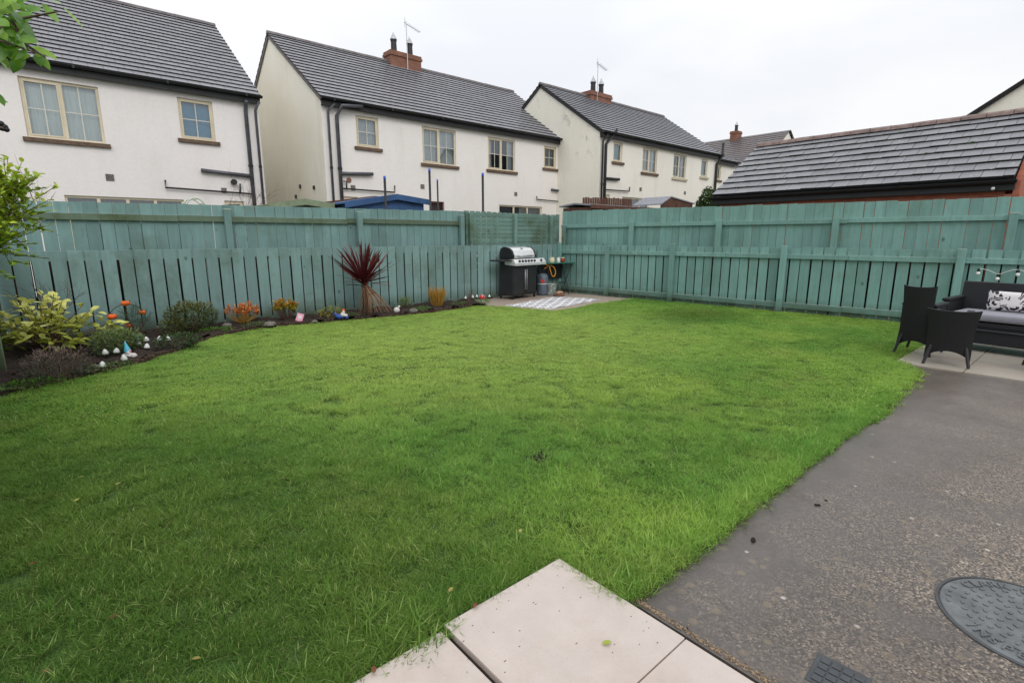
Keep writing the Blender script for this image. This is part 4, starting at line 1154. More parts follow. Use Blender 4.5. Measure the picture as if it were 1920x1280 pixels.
# brown shed with a grey felt roof before house three
X5 = PU(1255,377,15.4)
sh = thing('garden_shed', 'long brown shed with grey felt roof and porch gable before the mouldy-gabled house', 'shed', (14.5,10.6,0)); so = (14.5,10.6,0)
p0 = PV(1108,383,11.2); p1 = PV(1230,379,11.2)
m = MB(); m.box(p0[0]+.1, PV(1290,383,11.2)[0]-.2, 11.28, 12.5, -.05, 2.33); m.build('wall', 'brown_wood', sh, org=so)
xa_, xb_ = p0[0], PV(1290,378,11.2)[0]
m = MB(); m.prism([(11.2,2.36),(11.9,2.43),(12.6,2.36),(12.6,2.41),(11.9,2.48),(11.2,2.41)], 'x', xa_, xb_); m.build('roof', 'felt', sh, org=so)
m = MB(); m.box(xa_-.01, xb_+.01, 11.17, 11.197, 2.28, 2.40); m.build('fascia', 'brown_wood', sh, org=so)
g0_, g1_, g2_ = pz(1240,384,10.7), pz(1259,370,10.7), pz(1303,383,10.7)
m = MB(); m.prism([(g0_[0],g0_[1]),(g1_[0],g1_[1]),(g2_[0],g2_[1]),(g2_[0],g2_[1]+.04),(g1_[0],g1_[1]+.04),(g0_[0],g0_[1]+.04)], 'y', 10.7, 11.9); m.build('porch_roof', 'felt', sh, org=so)
m = MB(); m.prism([(g0_[0]+.1,0),(g2_[0]-.1,0),(g2_[0]-.1,g2_[1]),(g1_[0],g1_[1]-.02),(g0_[0]+.1,g0_[1])], 'y', 10.74, 10.80); m.build('porch_wall', 'brown_wood', sh, org=so)
# brown picket fence
YP = 13.0; xa_, xb_ = PX(1093,380,YP), PX(1182,375,YP); zt = PZ(1100,372,YP)
bf = thing('picket_fence', 'reddish brown paling fence beside the mouldy gable', 'fence', (xa_,YP,0))
m = MB(); s = 0
while s < xb_-xa_: m.box(s, s+.10, 0, .02, 0, zt+.02+.10*s/(xb_-xa_)+U(-.02,.02)); s += .135
m.build('board_panel', 'brown_wood', bf)
m = MB(); m.box(0, xb_-xa_, .021, .06, 1.9, 1.98); m.box(0, xb_-xa_, .021, .06, .5, .6); m.build('rail', 'brown_wood', bf)
# black poles with blue tips
lab = ['leftmost blue-tipped black pole, standing in front of the blue shed', 'tallest-reaching black pole with blue tip just right of the blue shed', 'shorter thin black pole close beside the taller one right of the blue shed', 'black pole with blue tip standing alone before the patio door of the middle house']
for i, (px, py, Y, r_) in enumerate(((721,332,11.0,.028), (805,318,11.0,.028), (820,338,12.0,.022), (905,326,10.6,.03))):
    x, _, z = PV(px, py, Y)
    t_ = thing('pole', lab[i], 'pole', (x, Y, 0), group='black poles with blue tips behind the fence')
    m = MB(); m.tube([(0,0,-.05),(0,0,z-.06)], r_, 10); m.build('shaft', 'black_plastic', t_, smooth=True)
    m = MB(); m.tube([(0,0,z-.06),(0,0,z+.02)], r_*1.02, 10); m.build('tip', simple('blue_tip%d' % i, (.03,.10,.55), .4, .1), t_, smooth=True)
# garden arch
x, _, z = PV(366,371,11.5)
ar = thing('garden_arch', 'pale metal garden arch top showing over the left fence', 'arch', (x,11.5,0))
m = MB(); hw = PV(392,380,11.5)[0]-x
for yy in (0, .4):
    m.tube([(-hw,yy,0)]+[(-hw*math.cos(a), yy, z-.42+.42*math.sin(a)) for a in [PI*k/14 for k in range(15)]]+[(hw,yy,0)], .016, 6)
for k in range(2, 13, 2):
    a = PI*k/14; m.tube([(-hw*math.cos(a),0,z-.42+.42*math.sin(a)),(-hw*math.cos(a),.4,z-.42+.42*math.sin(a))], .008, 5)
m.build('frame', 'arch_paint', ar, smooth=True)

# ------------------------------------------------------------------ plants
def foliage_ball(m, c, rx, ry, rz_, n, L, W_, up=.3, bend=.2, shell=.55, tfun=None, seg=2, curl=.15):
    for _ in range(n):
        while True:
            v = Vector((U(-1,1), U(-1,1), U(-.75,1)))
            if .05 < v.length < 1: break
        v = v.normalized()*(shell+(1-shell)*random.random()**.6) if random.random() < .8 else v
        q = 1+.18*math.sin(v.x*7+c[0]*3)*math.sin(v.y*6+v.z*5)
        p = Vector((c[0]+v.x*rx*q, c[1]+v.y*ry*q, c[2]+v.z*rz_*q))
        d = (v+Vector((random.gauss(0,.6), random.gauss(0,.6), random.gauss(0,.5)+up))).normalized()
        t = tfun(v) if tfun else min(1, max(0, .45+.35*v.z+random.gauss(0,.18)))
        m.leaf(p, d, L*U(.6,1.25), W_*U(.7,1.2), bend, t=t, seg=seg, curl=curl)
def stems(m, n, h, spread, r=.006, base=.03):
    for _ in range(n):
        a = U(0,2*PI); s_ = spread*U(.4,1)
        b = Vector((base*math.cos(a), base*math.sin(a), -.02)); e = Vector((s_*math.cos(a), s_*math.sin(a), h*U(.7,1)))
        mid = (b+e)/2+Vector((U(-.03,.03), U(-.03,.03), h*.08))
        m.tube([b, mid, e], [r, r*.8, r*.45], 5)
SZ = .04
def soilpt(px, py): p = G(px, py, SZ); return Vector((p[0], p[1], SZ))
def shrub(name, label, cat, px, py, rx, ry, rz_, n, L, W_, mat, cz=None, group=None, nst=9, off=(0,0), **kw):
    p = soilpt(px, py); t_ = thing(name, label, cat, (p.x+off[0], p.y+off[1], SZ), group=group)
    m = MB(); foliage_ball(m, (0,0,cz if cz is not None else rz_*.85), rx, ry, rz_, n, L, W_, **kw); m.build('foliage', mat, t_, fixn=False)
    m = MB(); stems(m, nst, (cz or rz_)*1.1, rx*.7); m.build('stems', 'twig', t_)
    return t_
# spotted laurel: big leaves on arching shoots
p = soilpt(92,655); t_ = thing('spotted_laurel', 'yellow spotted laurel bush with large leaves at the left end of the bed', 'shrub', p)
m = MB(); ms = MB()
for k in range(70):
    a = U(0,2*PI); el = U(.10,1.45); Ls = U(.34,.76); d = Vector((math.cos(a)*math.cos(el)*1.05, math.sin(a)*math.cos(el)*.8, math.sin(el)*.95))
    e = d*Ls; e.z += .04
    ms.tube([(0,0,-.01), e*.5+Vector((0,0,.04)), e], [.007,.005,.003], 5)
    for j in range(7):
        q = U(.55,1.02); pp = Vector(e)*q
        dd = (d*.5+Vector((U(-1,1), U(-1,1), U(-.35,.45)))).normalized()
        m.leaf(pp, dd, U(.09,.16), U(.042,.066), .22, t=min(1, max(0, .25+.9*(pp.z/.6)+random.gauss(0,.18))), seg=4, curl=.25, base=.25)
m.build('foliage', 'leaf_aucuba', t_, fixn=False); ms.build('stems', 'twig', t_)
shrub('heather', 'pinkish grey heather at the near left corner of the bed', 'shrub', 112, 712, .26, .22, .17, 1500, .045, .006, 'leaf_heather', group=None, up=.9, bend=.05, tfun=lambda v: min(1, max(0, .35+.5*v.z+random.gauss(0,.18))))
shrub('green_shrub', 'small pale green shrub behind the blue-hatted gnome', 'shrub', 222, 660, .26, .20, .15, 2000, .045, .015, 'leaf_shrub', up=.6)
shrub('low_plant', 'low dark green plant spreading beside the row of white mushroom lights', 'plant', 335, 650, .26, .18, .09, 800, .045, .014, 'leaf_dark', up=.5)
shrub('feathery_plant', 'dark feathery green plant growing through the pumpkin trellis', 'plant', 258, 630, .18, .12, .22, 700, .09, .004, 'leaf_dark', cz=.22, up=1.0, bend=.1, shell=.3)
shrub('young_conifer', 'loose bronze green conifer bush left of the orange shrub', 'shrub', 362, 622, .34, .20, .23, 3200, .055, .012, 'leaf_conifer', cz=.20, up=.8)
shrub('small_conifer', 'short bronze bush between the conifer and the pumpkin trellis', 'shrub', 325, 628, .16, .14, .12, 500, .05, .010, 'leaf_conifer', up=.7)
# orange and yellow shrubs: upright shoots with clustered leaves at the tips
def tip_shrub(label, px, py, n, h, sp, L, W_, mat, name='orange_shrub', per=18):
    p = soilpt(px, py); t_ = thing(name, label, 'shrub', p); m = MB(); ms = MB()
    for k in range(n):
        a = U(0,2*PI); r_ = sp*math.sqrt(U(.05,1)); e = Vector((r_*math.cos(a), r_*math.sin(a)*.7, h*U(.62,1)*(1-.25*(r_/sp)**2)))
        ms.tube([(0,0,-.02), (e.x*.75, e.y*.75, e.z*.45), e], [.005,.004,.002], 5)
        for j in range(per):
            q = U(.72,1.05); pp = Vector((e.x*(.6+.4*q), e.y*(.6+.4*q), e.z*q))
            m.leaf(pp, (U(-1,1), U(-1,1), U(0,1.2)), L*U(.7,1.2), W_, .1, t=min(1, max(0, U(0,1)*.7+.35*(q-.72)/.3)), seg=2, curl=.2)
    m.build('foliage', mat, t_, fixn=False); ms.build('stems', 'twig' if 'yellow' in name else 'leaf_tan', t_)
tip_shrub('shrub with coral orange shoot tips in front of the low fence', 456, 606, 46, .34, .25, .045, .021, 'leaf_orange')
tip_shrub('yellow shrub flushed orange on top, between the coral shrub and the red cordyline', 537, 600, 40, .36, .20, .055, .019, 'leaf_yellow', 'yellow_shrub', 24)
shrub('low_yellow_shrub', 'low yellow-green shrub behind the cockerel ornament', 'shrub', 622, 594, .24, .12, .10, 420, .035, .013, 'leaf_yellow', up=.5, tfun=lambda v: U(0,.65))
shrub('low_plant', 'small fresh green rosette behind the white figurine', 'plant', 760, 578, .13, .10, .11, 260, .06, .018, 'leaf_shrub', up=.6)
# carpet plants along the edge of the bed
for i, (px, py, rx, lb) in enumerate(((405,622,.22,'flat green carpet plant at the bed edge below the conifer'), (480,612,.20,'flat green carpet plant below the coral shrub'), (790,582,.20,'flat mossy plant left of the tan grass'), (860,572,.22,'flat green plant below the bare twigs'), (905,568,.20,'grassy clump around the red toadstool'), (205,692,.24,'low weeds at the bed edge below the gnome'), (60,724,.25,'low weeds at the near end of the bed'), (655,594,.2,'low weeds in front of the cockerel ornament'))):
    shrub('ground_cover_plant', lb, 'plant', px, py, rx, .10, .035, 330, .035, .010, 'leaf_shrub' if i % 2 else 'leaf_green', up=.6, nst=2, group='flat plants along the bed edge', tfun=lambda v: U(0,.6))
# cordyline
p = soilpt(692,590); t_ = thing('red_cordyline', 'dark red sword-leaved cordyline with a skirt of dead tan leaves', 'plant', (p.x,p.y,SZ))
cr = Vector(PV(682,531,p.y)) - Vector((p.x,p.y,SZ))
m = MB(); m.tube([(0,0,-.03),(cr.x*.5,0,cr.z*.5),cr], [.045,.038,.03], 10); m.build('trunk', 'bark', t_, smooth=True)
m = MB()
for k in range(125):
    a = U(0,2*PI); el = U(.45,1.5) if random.random() < .82 else U(.0,.45); d = Vector((math.cos(a)*math.cos(el), math.sin(a)*math.cos(el), math.sin(el)))
    L = U(.66,.90)*(1 if el > .6 else .72)
    m.leaf(cr+Vector((0,0,U(-.05,.05))), d, L, U(.022,.034), .06+.16*(1-el/1.5)*random.random(), seg=5, base=.45, curl=.25, t=U(.1,1)*(.5+.5*el/1.5))
m.build('leaf_crown', 'leaf_red', t_, fixn=False)
m = MB()
for k in range(46):
    dx = U(-.10,.50) if random.random() < .8 else U(-.2,.1); e = Vector((cr.x+dx, U(-.15,.12), U(-.01,.06)))
    st = cr+Vector((U(-.02,.02), U(-.02,.02), U(-.08,.02)))
    w_ = U(.016,.030); n_ = 5; prev = None; t__ = random.random()
    for j in range(n_+1):
        q = j/n_; c = st.lerp(e, q); c.z += .05*math.sin(PI*q); c.y -= .04*math.sin(PI*q)
        hw_ = w_*.5*(1-.7*q); cur = [m.vert(c-Vector((hw_,0,0)), t__), m.vert(c+Vector((hw_,.004,0)), t__)]
        if prev: m.face((prev[0], prev[1], cur[1], cur[0]))
        prev = cur
m.build('dead_leaves', 'leaf_dead', t_, fixn=False)
# tan grass tuft
p = soilpt(820,573); t_ = tag(None or (lambda mm: mm)(MB().build('x', 'leaf_tan')), '', '') if 0 else None
m = MB()
for k in range(420):
    a = U(0,2*PI); r_ = .11*math.sqrt(random.random()); d = Vector((math.cos(a)*.28*r_/.11+U(-.12,.12), math.sin(a)*.25+U(-.1,.1), 1))
    m.leaf((r_*math.cos(a), r_*math.sin(a)*.7, 0), d, U(.28,.44), .0065, .03, seg=3)
tag(m.build('ornamental_grass', 'leaf_tan', loc=(p.x,p.y,SZ), fixn=False), 'upright tuft of straw-yellow ornamental grass', 'grass')
# bare twiggy shrubs
def twiggy(label, loc, h, n, spread, mat='twig', r=.004):
    m = MB()
    def br(p, d, L, r_, lv):
        q = p+d*L; mid = (p+q)/2+Vector((U(-1,1),U(-1,1),0))*L*.05
        m.tube([p, mid, q], [r_, r_*.85, r_*.6], 4)
        if lv:
            for _ in range(random.randint(2,3)):
                nd = (d+Vector((random.gauss(0,.45), random.gauss(0,.45), random.gauss(.1,.25)))).normalized(); br(p.lerp(q, U(.45,1)), nd, L*U(.5,.75), r_*.55, lv-1)
    for k in range(n):
        a = U(0,2*PI); br(Vector((0,0,-.02)), Vector((math.cos(a)*spread, math.sin(a)*spread, 1)).normalized(), h*U(.4,.6), r, 3)
    return tag(m.build('bare_shrub', mat, loc=loc), label, 'shrub')
twiggy('leafless thorny shrub against the low fence behind the laurel', (-.12,8.85,SZ), 1.0, 6, .35, r=.007)
p = soilpt(880,570); twiggy('small leafless twigs left of the red toadstool', (p.x,p.y,SZ), .42, 5, .45, r=.004)
p = PV(95,376,11.0); twiggy('bare twigs above the tall fence near the arch, far left', (p[0],11.,.9), 1.35, 4, .30, r=.009)
p = PV(450,376,12.5); twiggy('bare climbing twigs against the left house wall by the drainpipes', (p[0],12.5,1.0), 1.8, 5, .40, r=.007)
# bush beyond the fence beside the garage
p = PV(1328,392,10.6); t_ = thing('evergreen_bush', 'dark green bush between the third house and the garage', 'bush', (p[0]+.1,10.6,0))
m = MB(); foliage_ball(m, (0,0,2.05), .62, .6, 1.15, 6000, .12, .055); m.build('foliage', 'leaf_dark', t_, fixn=False)
m = MB(); m.tube([(0,0,-.05),(.02,0,1.6)], [.05,.03], 8); m.build('trunk', 'bark', t_)

# leafy shrub overhanging at the left edge
def leafy_mass(name, label, base, blobs, mat, L, W_, cat='bush', trunk=True):
    t_ = thing(name, label, cat, base); m = MB(); ms = MB(); b = Vector(base)
    for (c, r_, n) in blobs:
        c = Vector(c)-b; 
        for k in range(n//14):
            v = Vector((random.gauss(0,.5), random.gauss(0,.5), random.gauss(0,.5))); v = v if v.length < 1.2 else v.normalized()*1.2
            e = c+Vector((v.x*r_[0], v.y*r_[1], v.z*r_[2])); d = (v+Vector((0,0,.5))).normalized(); sl = U(.08,.2)
            ms.tube([e-d*sl, e+d*sl*.5], .0022, 4)
            for j in range(14):
                q = U(-1,.6); a = U(0,2*PI); pp = e+d*sl*q
                dd = (d*.6+Vector((math.cos(a), math.sin(a), U(-.2,.6)))).normalized()
                m.leaf(pp, dd, L*U(.6,1.2), W_*U(.8,1.2), .15, t=min(1, max(0, .5+.3*v.z+random.gauss(0,.2))), seg=3, curl=.2, base=.2)
    m.build('foliage', mat, t_, fixn=False)
    for (c, r_, n) in blobs:
        c = Vector(c)-b; ms.tube([(0,0,-.05), (c.x*.3, c.y*.3, c.z*.6), c], [.018,.012,.005], 6)
    ms.build('branches', 'twig', t_)
    return t_
def at(px, py, D):  # point on a sight line at ground distance D
    d = ray(px, py); k = D/math.hypot(d[0], d[1]); return Vector((d[0]*k, d[1]*k, EYE+d[2]*k))
bb = at(-60, 700, 6.2)
leafy_mass('privet_bush', 'yellow-green leafy privet bush overhanging the fence at the left edge', (bb.x-.2,bb.y,0),
  [(at(-20,380,5.6), (.32,.3,.28), 950), (at(10,345,5.6), (.18,.2,.13), 380), (at(-5,435,5.6), (.20,.3,.20), 420), (at(20,400,5.5), (.12,.15,.14), 170), (at(-60,400,5.6), (.4,.4,.5), 900), (at(38,352,5.5), (.14,.1,.05), 120), (at(48,330,5.5), (.10,.08,.03), 40)], 'leaf_privet', .055, .026)

# near branch with glossy leaves at top left (hanging from a tree out of the frame)
tb = at(-420, 420, 1.9)
t_ = thing('overhanging_tree', 'glossy green leaves of a tree branch hanging close at the top left corner', 'tree', (tb.x, tb.y, 0)); b0 = Vector((tb.x, tb.y, 0))
m = MB(); ms = MB()
ms.tube([(0,0,-.03),(.02,.02,1.2),(0,0,2.2),(.05,0,2.9)], [.05,.045,.03,.015], 8)
D = 1.75
tw_px = [((-240,-60),(-60,20),(60,62)), ((-60,20),(20,40),(110,22)), ((-100,-40),(-20,70),(70,100)), ((-120,60),(-30,60),(25,45)), ((-60,-60),(10,-20),(75,-8)), ((-120,180),(-60,190),(-4,205)), ((-120,200),(-40,232),(6,240)), ((20,40),(50,85),(85,108))]
for tp in tw_px:
    pts = [at(q[0], q[1], D+U(-.08,.1))-b0 for q in tp]
    ms.tube(pts, [.006,.004,.0018], 5)
def nearleaf(px, py, qx, qy, wpx, dd=0., t=None):
    a = at(px, py, D+dd); b = at(qx, qy, D+dd+U(-.05,.05)); L = (b-a).length; d = (b-a).normalized()
    nr = Vector((U(-.4,.4), U(-.4,.4), 1))-Vector(ray(px, py))*U(.1,1.6)
    m.leaf(a-b0, d, L, L*wpx, .06, t=t if t is not None else U(.15,1), seg=6, nrm=nr.normalized(), curl=U(.1,.35), base=.08)
for q in ((20,18,62,78,.42), (80,8,112,42,.36), (118,14,155,52,.34), (96,0,112,6,.4), (40,30,8,58,.5), (60,62,45,40,.4), (20,48,60,20,.42), (5,20,35,-5,.45), (-5,5,25,28,.5), (30,62,50,100,.45), (68,98,94,130,.46), (62,88,110,110,.24), (55,90,28,112,.42), (8,75,-14,118,.55), (5,72,30,95,.5), (-6,98,18,124,.5), (0,52,-22,82,.5), (45,2,65,-20,.4), (15,-5,45,-30,.4), (82,100,100,98,.5), (-10,172,8,198,.4), (0,188,16,192,.35), (50,20,75,12,.4), (28,5,5,-20,.4), (35,78,70,72,.4), (10,95,40,88,.45), (-15,60,12,66,.6), (-12,40,20,48,.6), (-14,20,10,8,.6), (72,100,78,124,.4), (55,72,78,92,.4)):
    nearleaf(q[0], q[1], q[2], q[3], q[4], U(-.06,.12))
for k in range(46):
    px, py = random.gauss(5,24), random.gauss(50,38); an = U(0,2*PI)
    if px < 60 and py < 118: nearleaf(px, py, px+U(26,46)*math.cos(an), py+U(26,46)*math.sin(an), .45, U(-.05,.2))
for k in range(120):  # the rest of the crown, out of the frame
    px, py = U(-420,-30), U(-260,170); an = U(0,2*PI); nearleaf(px, py, px+45*math.cos(an), py+45*math.sin(an), .42, U(-.3,.5))
m.build('foliage', 'leaf_green', t_, fixn=False); ms.build('branches', 'bark', t_)
m = MB()
for q in ((2,232),(9,238),(4,241),(12,243)): m.ball(at(*q, D)-b0, .0065, 8)
m.build('berries', 'black_plastic', t_, smooth=True)

# ------------------------------------------------------------------ bed edging, stones, ornaments
lens = 0; pts = [Vector((x, y, 0)) for x, y in BED[1:-1]]
ed = thing('log_edging', 'low dark wooden edging between the flower bed and the lawn', 'edging', pts[0])
m = MB()
for a, b in zip(pts, pts[1:]):
    L = (b-a).length; n = max(1, int(L/.052)); d = (b-a)/n
    for k in range(n):
        c = a+d*(k+.5)-pts[0]; h = .05+U(-.018,.012)
        if random.random() < .12: continue
        m.lathe([(.024,-.04),(.025,h-.006),(.018,h)], 8, c)
m.build('log_roll', 'log_brown', ed)
random.seed(21)
for px, py, s_, lb in ((425,612,.07,'flat brown stone below the conifer'), (507,610,.09,'grey brown stone right of the coral shrub'), (775,585,.09,'grey stone left of the tan grass'), (590,604,.05,'small stone beside the pink card'), (180,690,.05,'pale pebble nearest the lawn, left of the gnome')):
    p = soilpt(px, py); m = MB(); m.ball((0,0,s_*.25), s_, 10, sq=(1,.8,.5))
    for i, v in enumerate(m.v): m.v[i] = tuple(c*(1+U(-.12,.12)) for c in v)
    tag(m.build('stone', 'stone', loc=(p.x,p.y,SZ)), lb, 'stone')
# mushroom lights
mush = [((199,669),'white mushroom light furthest left, on bare soil before the green shrub'), ((218,667),'dull mushroom light just left of the gnome'), ((235,680),'white mushroom light in front of the gnome at the edging'), ((192,694),'white mushroom light lying lowest, by the weeds'), ((276,644),'white mushroom light right of the gnome, beside the tiny plaque'), ((275,658),'white mushroom light lower of the pair right of the gnome'), ((262,652),'grey shaded mushroom light between the gnome and the pair'), ((299,643),'white mushroom light left one of the pair by the low dark plant'), ((316,643),'white mushroom light right one of the pair by the low dark plant'),
 ((872,563),'small white mushroom light beside the bare twigs'), ((887,561),'small white mushroom light left of the red toadstool'), ((894,560),'small white mushroom light closest to the red toadstool'), ((918,560),'small white mushroom light right of the red toadstool')]
for i, ((px, py), lb) in enumerate(mush):
    p = soilpt(px, py); s_ = 1. if i < 9 else .85; 
    t_ = thing('mushroom_light', lb, 'garden light', (p.x,p.y,SZ-.01), group='white mushroom lights in the bed')
    m = MB(); m.lathe([(.006,0),(.006,.055*s_)], 8); m.build('stem', 'dark_metal', t_)
    m = MB(); m.lathe([(.030*s_,.048),(.032*s_,.055),(.026*s_,.075),(.014*s_,.095),(.004,.103)], 14); m.build('cap', 'white_plastic', t_, smooth=True)
    t_.rotation_euler = (U(-.15,.15), U(-.15,.15), 0)
# red toadstool
p = soilpt(904,566); t_ = thing('toadstool_ornament', 'red capped toadstool ornament with white spots near the barbecue', 'ornament', (p.x,p.y,SZ-.01))
m = MB(); m.lathe([(.035,0),(.028,.05),(.022,.09)], 12); m.build('stem', 'plaster', t_, smooth=True)
m = MB(); m.lathe([(.065,.085),(.07,.10),(.055,.135),(.03,.155),(.005,.162)], 16); c = m.build('cap', 'red', t_, smooth=True)
m = MB()
for a, r_, z in ((.3,.05,.13),(1.6,.055,.125),(2.8,.05,.13),(4.1,.052,.128),(5.2,.05,.132),(0,.0,.16),(4.7,.03,.152)): m.ball((r_*math.cos(a), r_*math.sin(a), z+.004), .011, 8)
m.build('spots', 'plaster', c)
# blue hatted gnome lying on white rock
p = soilpt(243,670); t_ = thing('gnome_ornament', 'garden gnome with a pale blue pointed hat and white beard among the mushroom lights', 'ornament', (p.x,p.y,SZ-.01), R(-40))
m = MB(); m.ball((0,0,.03), .05, 12, sq=(1.2,.9,.75)); m.ball((.05,.0,.028), .035, 10); m.ball((-.045,-.01,.026), .032, 10); m.build('body', 'plaster', t_, smooth=True)
m = MB(); m.ball((0,0,.085), .026, 12); m.build('face', 'pink', t_, smooth=True)
m = MB(); m.lathe([(.034,.075),(.036,.085),(.024,.125),(.012,.165),(.002,.20)], 14); h = m.build('hat', 'gnome_blue', t_, smooth=True); h.rotation_euler = (0,R(-8),0)
m = MB(); m.ball((0,-.022,.062), .028, 10, sq=(1,.5,1.2)); m.build('beard', 'plaster', t_, smooth=True)
# tiny plaque
p = soilpt(259,645); t_ = thing('plant_marker', 'tiny pale picture marker on a stick behind the gnome', 'marker', (p.x,p.y,SZ), R(-35))
m = MB(); m.box(-.022,.022,-.002,.002,.06,.125); m.build('card', 'gnome_blue', t_); m = MB(); m.tube([(0,.004,-.02),(0,.004,.10)], .003, 5); m.build('stick', 'twig', t_)
# pink card
p = soilpt(560,602); t_ = thing('plant_label', 'pink plant label leaning in the soil right of the yellow shrub', 'plant label', (p.x,p.y,SZ), R(-40))
m = MB(); m.box(-.055,.055,-.002,.002,0,.13); q = m.build('card', 'pink', t_, bevel=.001)
m = MB(); m.box(-.03,.03,-.0045,-.0025,.04,.10); m.build('printed_flower', 'plaster', t_); t_.rotation_euler = (R(-20),R(14),R(-40))
# cockerel ornament: blue base bird body, white breast, red comb
p = soilpt(641,598); t_ = thing('cockerel_ornament', 'painted cockerel ornament, blue body with white breast and red comb', 'ornament', (p.x,p.y,SZ-.01), R(-40))
m = MB(); m.ball((-.03,0,.05), .055, 12, sq=(1.5,.8,.75)); m.tube([(-.06,0,.06),(-.11,0,.10),(-.15,0,.09)], [.03,.022,.006], 8); m.ball((.085,0,.04), .03, 10); m.build('body', 'deep_blue', t_, smooth=True)
m = MB(); m.ball((.02,0,.085), .04, 12, sq=(1,.8,1)); m.ball((.035,0,.125), .024, 10); m.ball((.07,-.01,.075), .03, 10, sq=(1.3,.8,.8)); m.build('breast', 'plaster', t_, smooth=True)
m = MB(); m.ball((.03,0,.155), .02, 10, sq=(1,.4,1.1)); m.ball((.045,0,.165), .014, 8, sq=(1,.4,1)); m.ball((.058,0,.125), .009, 8, sq=(1.8,.6,.6)); m.build('comb', 'orange', t_, smooth=True)
# white figurine with green-blue hat
p = soilpt(744,586); t_ = thing('figurine', 'round white figurine with a small teal bird on top beside the dead leaves', 'ornament', (p.x,p.y,SZ-.01), R(-40))
m = MB(); m.lathe([(.02,0),(.05,.03),(.058,.06),(.045,.095),(.02,.11)], 14); m.ball((.045,0,.12), .022, 10); m.build('body', 'plaster', t_, smooth=True)
m = MB(); m.ball((-.015,0,.125), .022, 10); m.tube([(-.015,0,.13),(-.03,0,.17),(-.02,0,.185)], [.015,.012,.004], 8); m.build('bird', 'shelf_green', t_, smooth=True)
# pumpkin trellis
p = soilpt(240,632); t_ = thing('pumpkin_trellis', 'round wire trellis on a stake carrying orange pumpkins, against the fence', 'ornament', (p.x,8.88,SZ))
r_ = .30; zc = .38
def lt(px, py): q = PV(px, py, 8.88); return Vector((q[0]-p.x, 0, q[2]-SZ))
cc = (lt(205,600)+lt(272,590))/2; cc.z -= .02; r_ = (lt(272,590)-lt(205,600)).length/2
m = MB(); m.tube([cc+Vector((r_*math.cos(a), 0, r_*math.sin(a)*1.0)) for a in [2*PI*k/32 for k in range(33)]], .005, 6)
m.tube([cc+Vector((0,0,r_)), Vector((cc.x,0,-.02))], .006, 6)
for a in (.5, 1.1, 2.0, 2.7): m.tube([cc+Vector((r_*math.cos(a),0,r_*math.sin(a))), cc+Vector((-r_*math.cos(a),0,-r_*math.sin(a)))], .003, 5)
m.build('wire_hoop', 'dark_metal', t_, smooth=True)
for (px, py, s_) in ((235,568,.050), (210,593,.052), (266,585,.043), (243,610,.040)):
    c = lt(px, py); m = MB()
    for k in range(8):
        a = 2*PI*k/8; m.ball(c+Vector((s_*.5*math.cos(a), -.03+s_*.5*math.sin(a), 0)), s_*.62, 10, sq=(1,1,1.08))
    q = m.build('pumpkin', 'orange', t_, smooth=True)
    m = MB(); m.tube([c+Vector((0,-.03,s_*.5)), c+Vector((.008,-.03,s_*.95))], [.008,.005], 6); m.build('stalk', 'twig', q)

# ------------------------------------------------------------------ barbecue corner
rc = [(6.69,7.93),(7.07,6.98),(9.02,7.32),(8.72,8.42)]
m = MB()
N_ = 24
def bil(u, v):
    a = Vector(rc[0]).lerp(Vector(rc[3]), u); b = Vector(rc[1]).lerp(Vector(rc[2]), u); q = a.lerp(b, v); return (q.x, q.y)
for i in range(N_):
    for j in range(12):
        P4 = []; UV = []
        for (a, b) in ((i,j),(i+1,j),(i+1,j+1),(i,j+1)):
            u, v = a/N_, b/12; x, y = bil(u, v); z = .018+.004*math.sin(u*17+v*5)+.003*math.sin(v*13)
            P4.append((x-7.9, y-7.7, z)); UV.append((u, v))
        m.quad(P4, 0, UV)
tag(m.build('outdoor_rug', 'rug', loc=(7.9,7.7,0), fixn=False), 'white and grey patterned outdoor rug in front of the barbecue', 'rug')

bq = thing('gas_barbecue', 'black gas barbecue with a stainless steel lid and row of knobs', 'barbecue', (7.90,8.86,.012), R(8))
HW = .405
m = MB(); m.box(-HW, HW, -.20, .20, .08, .78); m.build('cabinet', 'dark_metal', bq, bevel=.012)
for s_ in (-1, 1):
    m = MB(); m.box(s_*HW/2-HW/2+.012, s_*HW/2+HW/2-.012, -.222, -.203, .12, .745); d_ = m.build('door', 'dark_metal', bq, bevel=.006)
    m = MB(); m.tube([(s_*.03,-.245,.20),(s_*.03,-.245,.66)], .009, 8); m.tube([(s_*.03,-.222,.22),(s_*.03,-.245,.22)], .006, 6); m.tube([(s_*.03,-.222,.64),(s_*.03,-.245,.64)], .006, 6); m.build('handle', 'galv', d_, smooth=True)
for sx in (-1, 1):
    for sy in (-1, 1):
        m = MB(); m.box(sx*(HW-.02)-.018, sx*(HW-.02)+.018, sy*.175-.018, sy*.175+.018, .05, .079)
        l = m.build('leg', 'dark_metal', bq)
        m = MB(); m.tube([(sx*(HW-.02)-.012, sy*.175, .028),(sx*(HW-.02)+.012, sy*.175, .028)], .028, 12); m.build('castor', 'black_plastic', l)
m = MB(); m.prism([(-.30,.745),(.02,.765),(.02,.86),(-.19,.888),(-.235,.888),(-.30,.80)], 'x', -HW-.02, HW+.26); m.build('control_panel', 'steel', bq, bevel=.006)
for i, x in enumerate([-.27,-.165,-.06,.045,.15,.255,.50]):
    m = MB(); m.tube([(x,-.272,.845),(x,-.298,.832)], .026, 14); k_ = m.build('knob', 'black_plastic', bq)
    m = MB(); m.tube([(x,-.270,.846),(x,-.274,.844)], .036, 16); m.build('bezel', 'galv', k_)
m = MB(); m.box(-HW-.34, -HW-.005, -.20, .18, .845, .875); m.build('side_shelf', 'dark_metal', bq, bevel=.006)
